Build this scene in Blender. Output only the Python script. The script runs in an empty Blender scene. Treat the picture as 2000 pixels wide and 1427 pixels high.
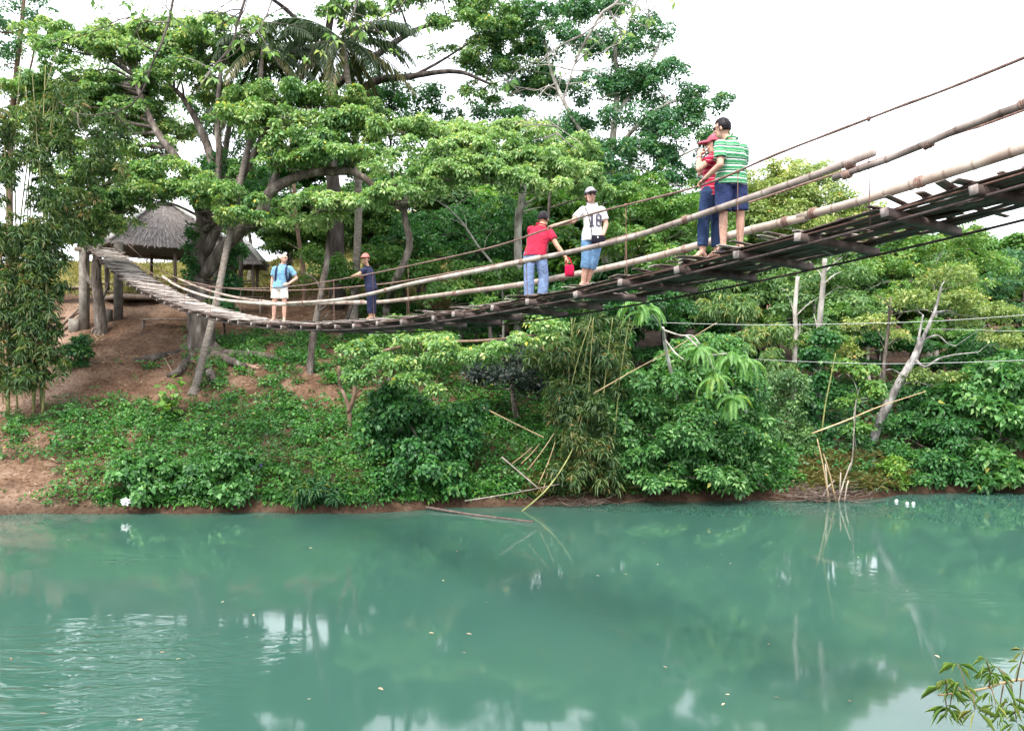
import bpy, bmesh, math, random
import numpy as np
from mathutils import Vector, Matrix

# ------------------------------------------------------------------ camera, sky, sun, exposure
scene = bpy.context.scene
col = scene.collection
random.seed(11)
rng = np.random.default_rng(11)
F = 1742.0                                   # focal length in photograph pixels (2000 wide)
CAMZ = 5.0                                   # eye height above the river

cam_d = bpy.data.cameras.new('camera')
cam_d.sensor_width = 36.0
cam_d.lens = F / 2000.0 * 36.0
cam_d.clip_start = 0.05
cam_d.clip_end = 3000.0
cam = bpy.data.objects.new('camera', cam_d)
cam.location = (0, 0, CAMZ)
cam.rotation_euler = (math.radians(90), 0, 0)
col.objects.link(cam)
scene.camera = cam

SUN_EL, SUN_AZ = math.radians(58), math.radians(205)     # azimuth clockwise from +Y
world = bpy.data.worlds.new('World')
scene.world = world
world.use_nodes = True
wn = world.node_tree.nodes
wl = world.node_tree.links
bgn = wn['Background']
sky = wn.new('ShaderNodeTexSky')
sky.sky_type = 'NISHITA'
sky.sun_disc = False
sky.sun_elevation = SUN_EL
sky.sun_rotation = SUN_AZ
sky.air_density = 1.2
sky.dust_density = 4.0
wmix = wn.new('ShaderNodeMix')
wmix.data_type = 'RGBA'
wmix.inputs[0].default_value = 0.82
wl.new(sky.outputs[0], wmix.inputs[6])
wmix.inputs[7].default_value = (8.6, 8.8, 9.2, 1)       # bright overcast cloud layer
wl.new(wmix.outputs[2], bgn.inputs[0])
bgn.inputs[1].default_value = 0.1

sun_d = bpy.data.lights.new('sun', 'SUN')
sun_d.energy = 1.5
sun_d.angle = math.radians(21)
sun_d.color = (1.0, 0.95, 0.85)
sun = bpy.data.objects.new('sun', sun_d)
sdir = Vector((math.sin(SUN_AZ) * math.cos(SUN_EL), math.cos(SUN_AZ) * math.cos(SUN_EL), math.sin(SUN_EL)))
sun.rotation_euler = sdir.to_track_quat('Z', 'Y').to_euler()
sun.location = (0, 0, 60)
col.objects.link(sun)

scene.view_settings.view_transform = 'Standard'
scene.view_settings.look = 'None'
scene.view_settings.gamma = 1.0
scene.view_settings.exposure = 1.8
scene.render.engine = 'CYCLES'
scene.cycles.use_denoising = True
scene.cycles.max_bounces = 6
scene.cycles.diffuse_bounces = 4
scene.cycles.glossy_bounces = 3
scene.cycles.transmission_bounces = 3
scene.cycles.caustics_reflective = False
scene.cycles.caustics_refractive = False

# ------------------------------------------------------------------ helpers
def P(px, py, d):
    """Point at distance d along the view whose picture is at (px, py)."""
    return np.array([(px - 1000.0) / F * d, d, CAMZ + (713.5 - py) / F * d])

def lerp(a, b, t):
    return a + (b - a) * t

def tag(o, label=None, cat=None, group=None, kind=None):
    if label: o['label'] = label
    if cat: o['category'] = cat
    if group: o['group'] = group
    if kind: o['kind'] = kind
    return o

def empty(name, loc, label=None, cat=None, group=None):
    o = bpy.data.objects.new(name, None)
    o.empty_display_size = 0.2
    o.location = loc
    col.objects.link(o)
    return tag(o, label, cat, group)

def mesh_np(name, V, faces, var=None, smooth=False, mat=None):
    """V (n,3); faces: list of (m,k) int arrays."""
    me = bpy.data.meshes.new(name)
    V = np.ascontiguousarray(V, dtype=np.float32)
    me.vertices.add(len(V))
    me.vertices.foreach_set('co', V.ravel())
    faces = [np.asarray(f, dtype=np.int32) for f in faces if len(f)]
    nl = sum(f.size for f in faces)
    npoly = sum(len(f) for f in faces)
    me.loops.add(nl)
    me.loops.foreach_set('vertex_index', np.concatenate([f.ravel() for f in faces]))
    me.polygons.add(npoly)
    starts, s = [], 0
    for f in faces:
        starts.append(np.arange(len(f), dtype=np.int32) * f.shape[1] + s)
        s += f.size
    me.polygons.foreach_set('loop_start', np.concatenate(starts))
    if smooth:
        me.polygons.foreach_set('use_smooth', np.ones(npoly, dtype=bool))
    me.update(calc_edges=True)
    if var is not None:
        a = me.attributes.new('var', 'FLOAT', 'POINT')
        a.data.foreach_set('value', np.ascontiguousarray(var, dtype=np.float32))
    if mat is not None:
        me.materials.append(mat)
    return me

def obj(name, me, parent=None, mat=None, loc=None):
    o = bpy.data.objects.new(name, me)
    col.objects.link(o)
    if mat is not None and not me.materials:
        me.materials.append(mat)
    if parent is not None:
        o.parent = parent
    if loc is not None:
        o.location = loc
    return o

class Geo:
    """collects vertices and faces of one part"""
    def __init__(s):
        s.V, s.F3, s.F4, s.n, s.var = [], [], [], 0, []
    def add(s, V, f3=None, f4=None, var=None):
        V = np.asarray(V, float)
        s.V.append(V)
        if f3 is not None and len(f3): s.F3.append(np.asarray(f3, int) + s.n)
        if f4 is not None and len(f4): s.F4.append(np.asarray(f4, int) + s.n)
        s.var.append(np.full(len(V), 0.5) if var is None else var)
        s.n += len(V)
        return s
    def mesh(s, name, mat=None, smooth=False, origin=None, usevar=False):
        V = np.concatenate(s.V); usevar = usevar or any(np.any(v != .5) for v in s.var)
        if origin is not None: V = V - np.asarray(origin)
        fs = []
        if s.F3: fs.append(np.concatenate(s.F3))
        if s.F4: fs.append(np.concatenate(s.F4))
        return mesh_np(name, V, fs, np.concatenate(s.var) if usevar else None, smooth, mat)

def nrm(a):
    a = np.asarray(a, float)
    return a / (np.linalg.norm(a, axis=-1, keepdims=True) + 1e-12)

def catmull(pts, n):
    pts = np.asarray(pts, float)
    if len(pts) < 3:
        t = np.linspace(0, 1, n)[:, None]
        return pts[0] * (1 - t) + pts[-1] * t
    p = np.vstack([2 * pts[0] - pts[1], pts, 2 * pts[-1] - pts[-2]])
    seg = len(pts) - 1
    out = []
    for u in np.linspace(0, seg, n):
        i = min(int(u), seg - 1); t = u - i
        a, b, c, d = p[i], p[i + 1], p[i + 2], p[i + 3]
        out.append(0.5 * ((2 * b) + (c - a) * t + (2 * a - 5 * b + 4 * c - d) * t * t + (3 * b - a - 3 * c + d) * t ** 3))
    return np.array(out)

def tube(g, pts, rad, sides=8, cap=True, rough=0.0, flat=1.0):
    pts = np.asarray(pts, float); n = len(pts)
    rad = np.broadcast_to(np.asarray(rad, float), (n,)).copy()
    T = nrm(np.gradient(pts, axis=0))
    ref = np.array([0, 0, 1.0]) if abs(T[0][2]) < 0.9 else np.array([1.0, 0, 0])
    A = np.zeros((n, 3)); B = np.zeros((n, 3))
    a = nrm(np.cross(T[0], ref))
    for i in range(n):
        a = nrm(a - T[i] * np.dot(a, T[i])); A[i] = a; B[i] = np.cross(T[i], a)
    ang = np.linspace(0, 2 * np.pi, sides, endpoint=False)
    R = rad[:, None] * (1 + rough * rng.standard_normal((n, sides)))
    V = pts[:, None] + R[..., None] * (np.cos(ang)[None, :, None] * A[:, None] + flat * np.sin(ang)[None, :, None] * B[:, None])
    i, j = np.meshgrid(np.arange(n - 1), np.arange(sides), indexing='ij')
    j2 = (j + 1) % sides
    f4 = np.stack([i * sides + j, i * sides + j2, (i + 1) * sides + j2, (i + 1) * sides + j], -1).reshape(-1, 4)
    V = V.reshape(-1, 3); f3 = []
    if cap:
        k = len(V); V = np.vstack([V, pts[0], pts[-1]])
        for q in range(sides):
            q2 = (q + 1) % sides
            f3.append((k, q2, q)); f3.append((k + 1, (n - 1) * sides + q, (n - 1) * sides + q2))
    g.add(V, f3, f4)
    return g

def box(g, c, size, R=None, var=None):
    sx, sy, sz = [v / 2 for v in size]
    V = np.array([[x, y, z] for z in (-sz, sz) for y in (-sy, sy) for x in (-sx, sx)])
    if R is not None: V = V @ np.asarray(R).T
    g.add(V + np.asarray(c), None, [[0, 2, 3, 1], [4, 5, 7, 6], [0, 1, 5, 4], [2, 6, 7, 3], [0, 4, 6, 2], [1, 3, 7, 5]], var)
    return g

# ------------------------------------------------------------------ materials
def new_mat(name):
    m = bpy.data.materials.new(name); m.use_nodes = True
    nt = m.node_tree
    return m, nt.nodes, nt.links, nt.nodes['Principled BSDF']

def ramp(n, stops):
    r = n.new('ShaderNodeValToRGB')
    e = r.color_ramp.elements
    while len(e) > 1: e.remove(e[-1])
    e[0].position = stops[0][0]; e[0].color = (*stops[0][1], 1)
    for p, c in stops[1:]:
        q = e.new(p); q.color = (*c, 1)
    return r

def mat_leaf(name, stops, trans=0.36, rough=0.42, spec=0.45, gain=1.0):
    stops = [(p, tuple(min(.8, v * gain) for v in c)) for p, c in stops]
    m, n, l, b = new_mat(name)
    at = n.new('ShaderNodeAttribute'); at.attribute_name = 'var'
    r = ramp(n, stops); l.new(at.outputs['Fac'], r.inputs[0])
    b.inputs['Roughness'].default_value = rough
    b.inputs['Specular IOR Level'].default_value = spec
    l.new(r.outputs[0], b.inputs['Base Color'])
    t = n.new('ShaderNodeBsdfTranslucent')
    mx = n.new('ShaderNodeMix'); mx.data_type = 'RGBA'; mx.blend_type = 'MULTIPLY'; mx.inputs[0].default_value = 1
    mx.inputs[7].default_value = (1.25, 1.3, 0.6, 1)
    l.new(r.outputs[0], mx.inputs[6]); l.new(mx.outputs[2], t.inputs[0])
    s = n.new('ShaderNodeMixShader'); s.inputs[0].default_value = trans
    l.new(b.outputs[0], s.inputs[1]); l.new(t.outputs[0], s.inputs[2])
    l.new(s.outputs[0], n['Material Output'].inputs[0])
    return m

def mat_noise(name, stops, scale=5.0, rough=0.85, bump=0.3, stretch=(1, 1, 1), coord='Object', bscale=None, detail=6, bdist=0.02, spec=0.25):
    m, n, l, b = new_mat(name)
    tc = n.new('ShaderNodeTexCoord'); mp = n.new('ShaderNodeMapping')
    mp.inputs['Scale'].default_value = stretch
    l.new(tc.outputs[coord], mp.inputs[0])
    no = n.new('ShaderNodeTexNoise'); no.inputs['Scale'].default_value = scale; no.inputs['Detail'].default_value = detail
    l.new(mp.outputs[0], no.inputs['Vector'])
    r = ramp(n, stops); l.new(no.outputs['Fac'], r.inputs[0])
    # each object its own slight tint
    oi = n.new('ShaderNodeObjectInfo'); hs = n.new('ShaderNodeHueSaturation')
    mr = n.new('ShaderNodeMapRange'); mr.inputs[3].default_value = 0.72; mr.inputs[4].default_value = 1.25
    l.new(oi.outputs['Random'], mr.inputs[0]); l.new(mr.outputs[0], hs.inputs['Value'])
    l.new(r.outputs[0], hs.inputs['Color']); l.new(hs.outputs[0], b.inputs['Base Color'])
    b.inputs['Roughness'].default_value = rough
    b.inputs['Specular IOR Level'].default_value = spec
    if name.startswith('bamboo_pole') or name.startswith('bamboo_culm'):
        av = n.new('ShaderNodeAttribute'); av.attribute_name = 'var'
        rv = ramp(n, [(.0, (.58, .52, .48)), (.42, (1, 1, 1))]); l.new(av.outputs['Fac'], rv.inputs[0])
        mv = n.new('ShaderNodeMix'); mv.data_type = 'RGBA'; mv.blend_type = 'MULTIPLY'; mv.inputs[0].default_value = 1
        l.new(hs.outputs[0], mv.inputs[6]); l.new(rv.outputs[0], mv.inputs[7]); l.new(mv.outputs[2], b.inputs['Base Color'])
    if bump:
        n2 = n.new('ShaderNodeTexNoise'); n2.inputs['Scale'].default_value = bscale or scale * 3; n2.inputs['Detail'].default_value = 5
        l.new(mp.outputs[0], n2.inputs['Vector'])
        bp = n.new('ShaderNodeBump'); bp.inputs['Strength'].default_value = bump; bp.inputs['Distance'].default_value = bdist
        l.new(n2.outputs['Fac'], bp.inputs['Height']); l.new(bp.outputs[0], b.inputs['Normal'])
    return m

def mat_plain(name, c, rough=0.6, spec=0.3):
    m, n, l, b = new_mat(name)
    b.inputs['Base Color'].default_value = (*c, 1); b.inputs['Roughness'].default_value = rough
    b.inputs['Specular IOR Level'].default_value = spec
    return m

YEL = (0.42, 0.30, 0.04)
L = {}
L['rain'] = mat_leaf('leaf_rain', gain=1.95, stops=[(0, (.02, .06, .026)), (.4, (.06, .135, .045)), (.75, (.135, .215, .075)), (.95, (.235, .29, .125)), (1, YEL)])
L['rainy'] = mat_leaf('leaf_rain_yellowish', gain=1.95, stops=[(0, (.028, .07, .025)), (.35, (.075, .15, .055)), (.75, (.165, .245, .1)), (.95, (.27, .32, .17)), (1, (.36, .3, .08))])
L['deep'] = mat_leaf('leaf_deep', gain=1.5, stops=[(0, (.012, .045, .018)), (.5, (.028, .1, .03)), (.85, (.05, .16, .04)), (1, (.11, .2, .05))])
L['shrub'] = mat_leaf('leaf_shrub', gain=1.5, stops=[(0, (.015, .05, .018)), (.45, (.04, .125, .034)), (.8, (.095, .22, .065)), (.96, (.18, .3, .11)), (1, (.3, .28, .06))], spec=0.45, rough=0.4)
L['blue'] = mat_leaf('leaf_bluish', gain=1.6, stops=[(0, (.018, .055, .03)), (.5, (.04, .12, .055)), (.9, (.075, .17, .06)), (1, (.16, .2, .05))])
L['mid'] = mat_leaf('leaf_mid', gain=1.85, stops=[(0, (.028, .075, .02)), (.5, (.065, .145, .035)), (.9, (.12, .2, .05)), (1, (.24, .22, .05))])
L['yellow'] = mat_leaf('leaf_yellowing', gain=1.65, stops=[(0, (.06, .1, .03)), (.4, (.14, .2, .06)), (.75, (.25, .29, .11)), (.93, (.36, .36, .16)), (1, (.36, .2, .06))])
L['dull'] = mat_leaf('leaf_dull', gain=1.85, stops=[(0, (.03, .07, .03)), (.5, (.075, .145, .055)), (.85, (.14, .22, .09)), (1, (.3, .26, .1))])
L['bamboo'] = mat_leaf('leaf_bamboo', gain=1.6, stops=[(0, (.02, .05, .02)), (.5, (.055, .105, .04)), (.8, (.11, .15, .05)), (.93, (.17, .15, .07)), (1, (.22, .13, .05))])
L['fresh'] = mat_leaf('leaf_bamboo_fresh', [(0, (.06, .13, .03)), (.5, (.14, .26, .06)), (.9, (.25, .36, .1)), (1, (.4, .36, .14))])
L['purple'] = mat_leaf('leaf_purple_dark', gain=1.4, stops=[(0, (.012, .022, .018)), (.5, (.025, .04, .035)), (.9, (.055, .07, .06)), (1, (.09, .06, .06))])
L['palm'] = mat_leaf('leaf_palm', gain=1.3, stops=[(0, (.015, .035, .02)), (.5, (.04, .075, .03)), (.85, (.09, .11, .04)), (1, (.24, .2, .1))], trans=0.2)
L['heart'] = mat_leaf('leaf_heart', gain=1.15, stops=[(0, (.05, .13, .02)), (.6, (.12, .26, .04)), (.9, (.2, .32, .06)), (1, (.45, .4, .06))])
L['pinnate'] = mat_leaf('leaf_pinnate', gain=1.2, stops=[(0, (.06, .16, .04)), (.6, (.13, .28, .07)), (1, (.22, .36, .11))])
L['cover'] = mat_leaf('leaf_ground_cover', gain=1.45, stops=[(0, (.014, .055, .014)), (.5, (.035, .125, .025)), (.85, (.075, .2, .04)), (.97, (.13, .24, .05)), (1, (.25, .2, .07))])
L['dry'] = mat_leaf('leaf_dry', [(0, (.1, .06, .04)), (.5, (.24, .16, .1)), (1, (.5, .4, .28))], trans=0.1, rough=0.8)
L['drygrass'] = mat_leaf('grass_dry', [(0, (.09, .1, .035)), (.5, (.2, .19, .07)), (1, (.36, .3, .13))], trans=0.3, rough=0.8)

M = {}
M['bark'] = mat_noise('bark_grey_brown', [(.3, (.05, .04, .034)), (.48, (.13, .105, .09)), (.6, (.2, .17, .15)), (.72, (.38, .35, .31))], 3.2, .9, 1.0, (1, 1, .3), bdist=.12)
M['bark_dark'] = mat_noise('bark_dark', [(.3, (.03, .024, .022)), (.5, (.075, .06, .055)), (.72, (.19, .16, .145))], 3, .9, 1.0, (1, 1, .3), bdist=.1)
M['bark_pale'] = mat_noise('bark_pale', [(.35, (.2, .18, .16)), (.55, (.42, .39, .35)), (.75, (.6, .57, .53))], 3, .85, .5, (1, 1, .6), bdist=.03)
M['bark_lichen'] = mat_noise('bark_lichened', [(.35, (.1, .09, .088)), (.5, (.22, .2, .195)), (.65, (.38, .36, .35))], 4, .9, .8, (1, 1, .5), bdist=.06)
M['bark_red'] = mat_noise('bark_reddish', [(.3, (.14, .085, .06)), (.6, (.3, .2, .15)), (.8, (.42, .33, .27))], 3, .9, .6, (1, 1, .4), bdist=.03)
M['palm_trunk'] = mat_noise('palm_trunk_grey', [(.35, (.16, .13, .11)), (.6, (.3, .26, .23)), (.8, (.42, .38, .34))], 6, .9, .6, (1, 1, 3), bdist=.02)
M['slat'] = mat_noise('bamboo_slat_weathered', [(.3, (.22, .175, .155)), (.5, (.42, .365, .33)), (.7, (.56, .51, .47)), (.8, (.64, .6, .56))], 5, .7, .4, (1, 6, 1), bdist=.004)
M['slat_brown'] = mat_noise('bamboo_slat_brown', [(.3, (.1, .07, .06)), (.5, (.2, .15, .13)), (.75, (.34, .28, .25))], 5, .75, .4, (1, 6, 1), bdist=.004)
M['strip'] = mat_noise('bamboo_strip_dark', [(.3, (.05, .033, .028)), (.5, (.11, .077, .066)), (.75, (.22, .165, .145))], 7, .8, .5, (7, 1, 1), bdist=.006)
M['beam'] = mat_noise('timber_beam_dark', [(.3, (.05, .036, .032)), (.6, (.11, .082, .074)), (.8, (.19, .15, .135))], 6, .85, .5, (1, 1, 1), bdist=.005)
M['beam_end'] = mat_noise('timber_end_pale', [(.3, (.22, .18, .17)), (.7, (.42, .37, .35))], 20, .85, .3)
M['pole'] = mat_noise('bamboo_pole_pale', [(.3, (.24, .18, .145)), (.48, (.4, .325, .27)), (.62, (.5, .43, .37)), (.8, (.6, .54, .47))], 2.5, .5, .2, (1, 1, 1), bdist=.004, spec=.4)
M['pole_old'] = mat_noise('bamboo_pole_weathered', [(.3, (.13, .1, .09)), (.5, (.24, .195, .175)), (.68, (.36, .31, .28)), (.8, (.46, .42, .38))], 3.5, .65, .3, (1, 1, 1), bdist=.004)
M['bamboo_green'] = mat_noise('bamboo_culm_green', [(.3, (.13, .15, .05)), (.6, (.26, .26, .1)), (.8, (.4, .36, .2))], 3, .5, .1)
M['bamboo_dry'] = mat_noise('bamboo_culm_dry', [(.3, (.25, .17, .09)), (.6, (.44, .33, .19)), (.8, (.58, .47, .31))], 3, .55, .1)
M['rope'] = mat_noise('rope_red_brown', [(.3, (.14, .085, .07)), (.6, (.27, .18, .15)), (.8, (.4, .3, .26))], 20, .9, .4, bdist=.004)
M['cable'] = mat_noise('steel_cable_rusty', [(.3, (.035, .025, .024)), (.7, (.09, .065, .06))], 20, .6, .2, bdist=.002)
M['rust'] = mat_noise('wire_rusty', [(.3, (.11, .06, .05)), (.7, (.22, .13, .1))], 20, .8, .2, bdist=.002)
M['wire'] = mat_plain('wire_pale', (.6, .6, .6), .5)
M['thatch'] = mat_leaf('thatch_grey', [(0, (.17, .145, .145)), (.5, (.36, .315, .31)), (1, (.58, .53, .52))], trans=0.0, rough=0.9, spec=0.1)
M['ridge'] = mat_noise('ridge_cap_pale', [(.3, (.5, .48, .45)), (.7, (.75, .73, .7))], 8, .7, .2)
M['timber'] = mat_noise('timber_post', [(.3, (.16, .12, .095)), (.6, (.28, .22, .18)), (.8, (.4, .34, .29))], 3, .85, .5, (3, 3, .5), bdist=.01)
M['concrete'] = mat_noise('concrete_post', [(.3, (.13, .115, .1)), (.6, (.23, .21, .185)), (.8, (.32, .3, .27))], 4, .9, .4, bdist=.01)
M['white'] = mat_noise('white_sign', [(.3, (.55, .58, .56)), (.7, (.75, .77, .75))], 5, .6, .1)
M['plastic_white'] = mat_plain('plastic_bag_white', (.75, .75, .77), .4)
M['plastic_purple'] = mat_plain('plastic_bag_purple', (.1, .06, .25), .4)
M['root'] = M['bark']

# ------------------------------------------------------------------ ground, river
WX = [-400, -60, -17, -9, -5, -2.5, 0, 3.5, 9, 12.5, 15.5, 20, 60, 400]
WY = [29, 29, 30.0, 30.3, 30.2, 31.2, 31.7, 32.4, 33.2, 33.0, 34.8, 35.3, 36, 36]
LT = [-4, -2.5, 0, .35, 1, 4, 6, 9, 13, 17, 22, 30, 45, 70, 150, 900]
LZ = [-1.6, -1.2, 0, .3, .75, 2.25, 3.35, 4.95, 6.35, 8.2, 9.2, 11.0, 13.6, 15.5, 18, 20]
RT = [-4, -2.5, 0, .25, .6, 2, 6, 12, 30, 60, 110, 150, 900]
RZ = [-1.6, -1.2, 0, .35, .6, 1.3, 2.9, 4.3, 6.6, 9.5, 17, 20, 24]

def vnoise(x, y, f, seed=0):
    """cheap smooth noise"""
    return (np.sin(x * f * 1.3 + seed * 1.7 + 1.1 * np.sin(y * f * .9 + seed)) + np.sin(y * f * 1.1 + seed * 2.3 + 1.3 * np.sin(x * f * .7 - seed)) + .5 * np.sin((x + y) * f * 2.3 + seed)) / 2.5

def waterline(x):
    return np.interp(x, WX, WY) + .18 * vnoise(x, x * 0, 1.4, 3)

def ground_z(x, y):
    x = np.asarray(x, float); y = np.asarray(y, float)
    t = y - waterline(x)
    w = np.clip((x + 7) / 13, 0, 1); w = w * w * (3 - 2 * w)
    z = (1 - w) * np.interp(t, LT, LZ) + w * np.interp(t, RT, RZ)
    z = z + 5.5 * np.clip((t - 27) / 28, 0, 1) * np.clip((x + 19) / 6, 0, 1)      # wooded rise behind the bridge, added to block sky gaps mirrored in the water
    amp = np.clip(t, 0, 3) / 3
    z = z + amp * (.22 * vnoise(x, y, .55, 1) + .1 * vnoise(x, y, 1.7, 5) + .055 * vnoise(x, y, 4.5, 2)) + (t > 0) * .045 * vnoise(x, y, 7, 4)
    zn = np.interp(y, [-900, -40, -8, 1.6, 2.6, 4.0, 6.0, 8.0, 10], [6, 5, 3.9, 3.35, 3.0, 1.6, -.3, -1.4, -1.6])
    zn = zn + .06 * vnoise(x, y, 1.5, 7) * (y < 3)
    return np.where(y < 16, zn, np.where(t < -4, -1.6, z))

def on_ground(px, py, lo=29.0, hi=75.0):
    """where the sight line through (px, py) meets the far bank"""
    ds = np.linspace(lo, hi, 600)
    x = (px - 1000) / F * ds; z = CAMZ + (713.5 - py) / F * ds
    k = np.nonzero(z <= ground_z(x, ds))[0]
    d = ds[k[0]] if len(k) else hi
    x = (px - 1000) / F * d
    return np.array([x, d, float(ground_z(x, d))])

gx = np.concatenate([[-900, -500, -300, -180, -110, -80], np.arange(-60, -24, 1.5), np.arange(-24, 26, .28), np.arange(26, 62, 1.5), [80, 110, 180, 300, 500, 900]])
gy = np.concatenate([[-900, -300, -100, -40, -20, -10], np.arange(-6, 12, .4), [14, 18, 22, 25, 26.5], np.arange(27.5, 52, .28), np.arange(52, 100, 1.6), [110, 130, 160, 220, 320, 500, 900, 1800]])
GX, GY = np.meshgrid(gx, gy)
GZ = ground_z(GX, GY)
nx_, ny_ = len(gx), len(gy)
ii, jj = np.meshgrid(np.arange(ny_ - 1), np.arange(nx_ - 1), indexing='ij')
q = np.stack([ii * nx_ + jj, ii * nx_ + jj + 1, (ii + 1) * nx_ + jj + 1, (ii + 1) * nx_ + jj], -1).reshape(-1, 4)
tt = (GY - waterline(GX))
grassy = np.clip((GY - 50) / 6, 0, 1) * (GX < 5)

def mat_ground():
    m, n, l, b = new_mat('bank_soil')
    tc = n.new('ShaderNodeTexCoord')
    no = n.new('ShaderNodeTexNoise'); no.inputs['Scale'].default_value = .9; no.inputs['Roughness'].default_value = .68; no.inputs['Detail'].default_value = 8
    l.new(tc.outputs['Object'], no.inputs['Vector'])
    r = ramp(n, [(.3, (.058, .034, .022)), (.43, (.115, .066, .043)), (.56, (.17, .105, .07)), (.68, (.235, .165, .12)), (.78, (.3, .23, .18))])
    l.new(no.outputs['Fac'], r.inputs[0])
    n2 = n.new('ShaderNodeTexNoise'); n2.inputs['Scale'].default_value = 9; n2.inputs['Detail'].default_value = 6
    l.new(tc.outputs['Object'], n2.inputs['Vector'])
    r2 = ramp(n, [(.35, (.55, .5, .45)), (.5, (1, 1, 1)), (.66, (1.0, 1.0, .95)), (.72, (1.5, 1.45, 1.35))])
    l.new(n2.outputs['Fac'], r2.inputs[0])
    mu = n.new('ShaderNodeMix'); mu.data_type = 'RGBA'; mu.blend_type = 'MULTIPLY'; mu.inputs[0].default_value = 1
    l.new(r.outputs[0], mu.inputs[6]); l.new(r2.outputs[0], mu.inputs[7])
    r3 = ramp(n, [(.3, (.14, .15, .05)), (.5, (.26, .24, .09)), (.7, (.36, .3, .15))])
    l.new(n2.outputs['Fac'], r3.inputs[0])
    at = n.new('ShaderNodeAttribute'); at.attribute_name = 'var'
    mg = n.new('ShaderNodeMix'); mg.data_type = 'RGBA'
    ap = n.new('ShaderNodeAttribute'); ap.attribute_name = 'trodden'
    r4 = ramp(n, [(.3, (.2, .12, .085)), (.5, (.3, .2, .145)), (.7, (.4, .3, .235))]); l.new(n2.outputs['Fac'], r4.inputs[0])
    mp_ = n.new('ShaderNodeMix'); mp_.data_type = 'RGBA'; l.new(ap.outputs['Fac'], mp_.inputs[0]); l.new(mu.outputs[2], mp_.inputs[6]); l.new(r4.outputs[0], mp_.inputs[7])
    l.new(at.outputs['Fac'], mg.inputs[0]); l.new(mp_.outputs[2], mg.inputs[6]); l.new(r3.outputs[0], mg.inputs[7])
    aw = n.new('ShaderNodeAttribute'); aw.attribute_name = 'wet'
    mw = n.new('ShaderNodeMix'); mw.data_type = 'RGBA'; mw.blend_type = 'MULTIPLY'; mw.inputs[7].default_value = (.42, .42, .42, 1)
    l.new(aw.outputs['Fac'], mw.inputs[0]); l.new(mg.outputs[2], mw.inputs[6]); l.new(mw.outputs[2], b.inputs['Base Color'])
    b.inputs['Roughness'].default_value = .95; b.inputs['Specular IOR Level'].default_value = .15
    bp = n.new('ShaderNodeBump'); bp.inputs['Strength'].default_value = .9; bp.inputs['Distance'].default_value = .08
    l.new(n2.outputs['Fac'], bp.inputs['Height']); l.new(bp.outputs[0], b.inputs['Normal'])
    return m
pth = np.array([on_ground(a, b)[:2] for a, b in ((-60, 800), (20, 795), (90, 780), (135, 745), (120, 700), (118, 665), (140, 625), (165, 590))])
pd = np.full(GX.shape, 99.0)
for a_, b_ in zip(pth[:-1], pth[1:]):
    ab = b_ - a_; t_ = np.clip(((GX - a_[0]) * ab[0] + (GY - a_[1]) * ab[1]) / (ab @ ab), 0, 1)
    pd = np.minimum(pd, np.hypot(GX - a_[0] - t_ * ab[0], GY - a_[1] - t_ * ab[1]))
path_w = np.clip(1 - (pd + .25 * vnoise(GX, GY, 2.1, 6)) / .95, 0, 1)
shelf = np.clip(1 - np.abs(tt - .5) / .6, 0, 1) * np.clip((-15.4 - GX) / 1.0, 0, 1)
path_w = np.maximum(path_w, np.maximum(.75 * shelf, .5 * np.clip(1 - np.hypot((GX + 18) / 5, (GY - 47.5) / 2.5), 0, 1) * 2))
g_me = mesh_np('ground', np.stack([GX, GY, GZ], -1).reshape(-1, 3), [q], grassy.ravel(), True, mat_ground())
wa = g_me.attributes.new('wet', 'FLOAT', 'POINT'); wa.data.foreach_set('value', np.clip(1 - (tt - .25 + .15 * vnoise(GX, GY, 1.9, 13)) / .5, 0, 1).astype(np.float32).ravel())
pa = g_me.attributes.new('trodden', 'FLOAT', 'POINT'); pa.data.foreach_set('value', np.clip(path_w, 0, 1).astype(np.float32).ravel())
tag(obj('ground', g_me), kind='structure')

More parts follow.
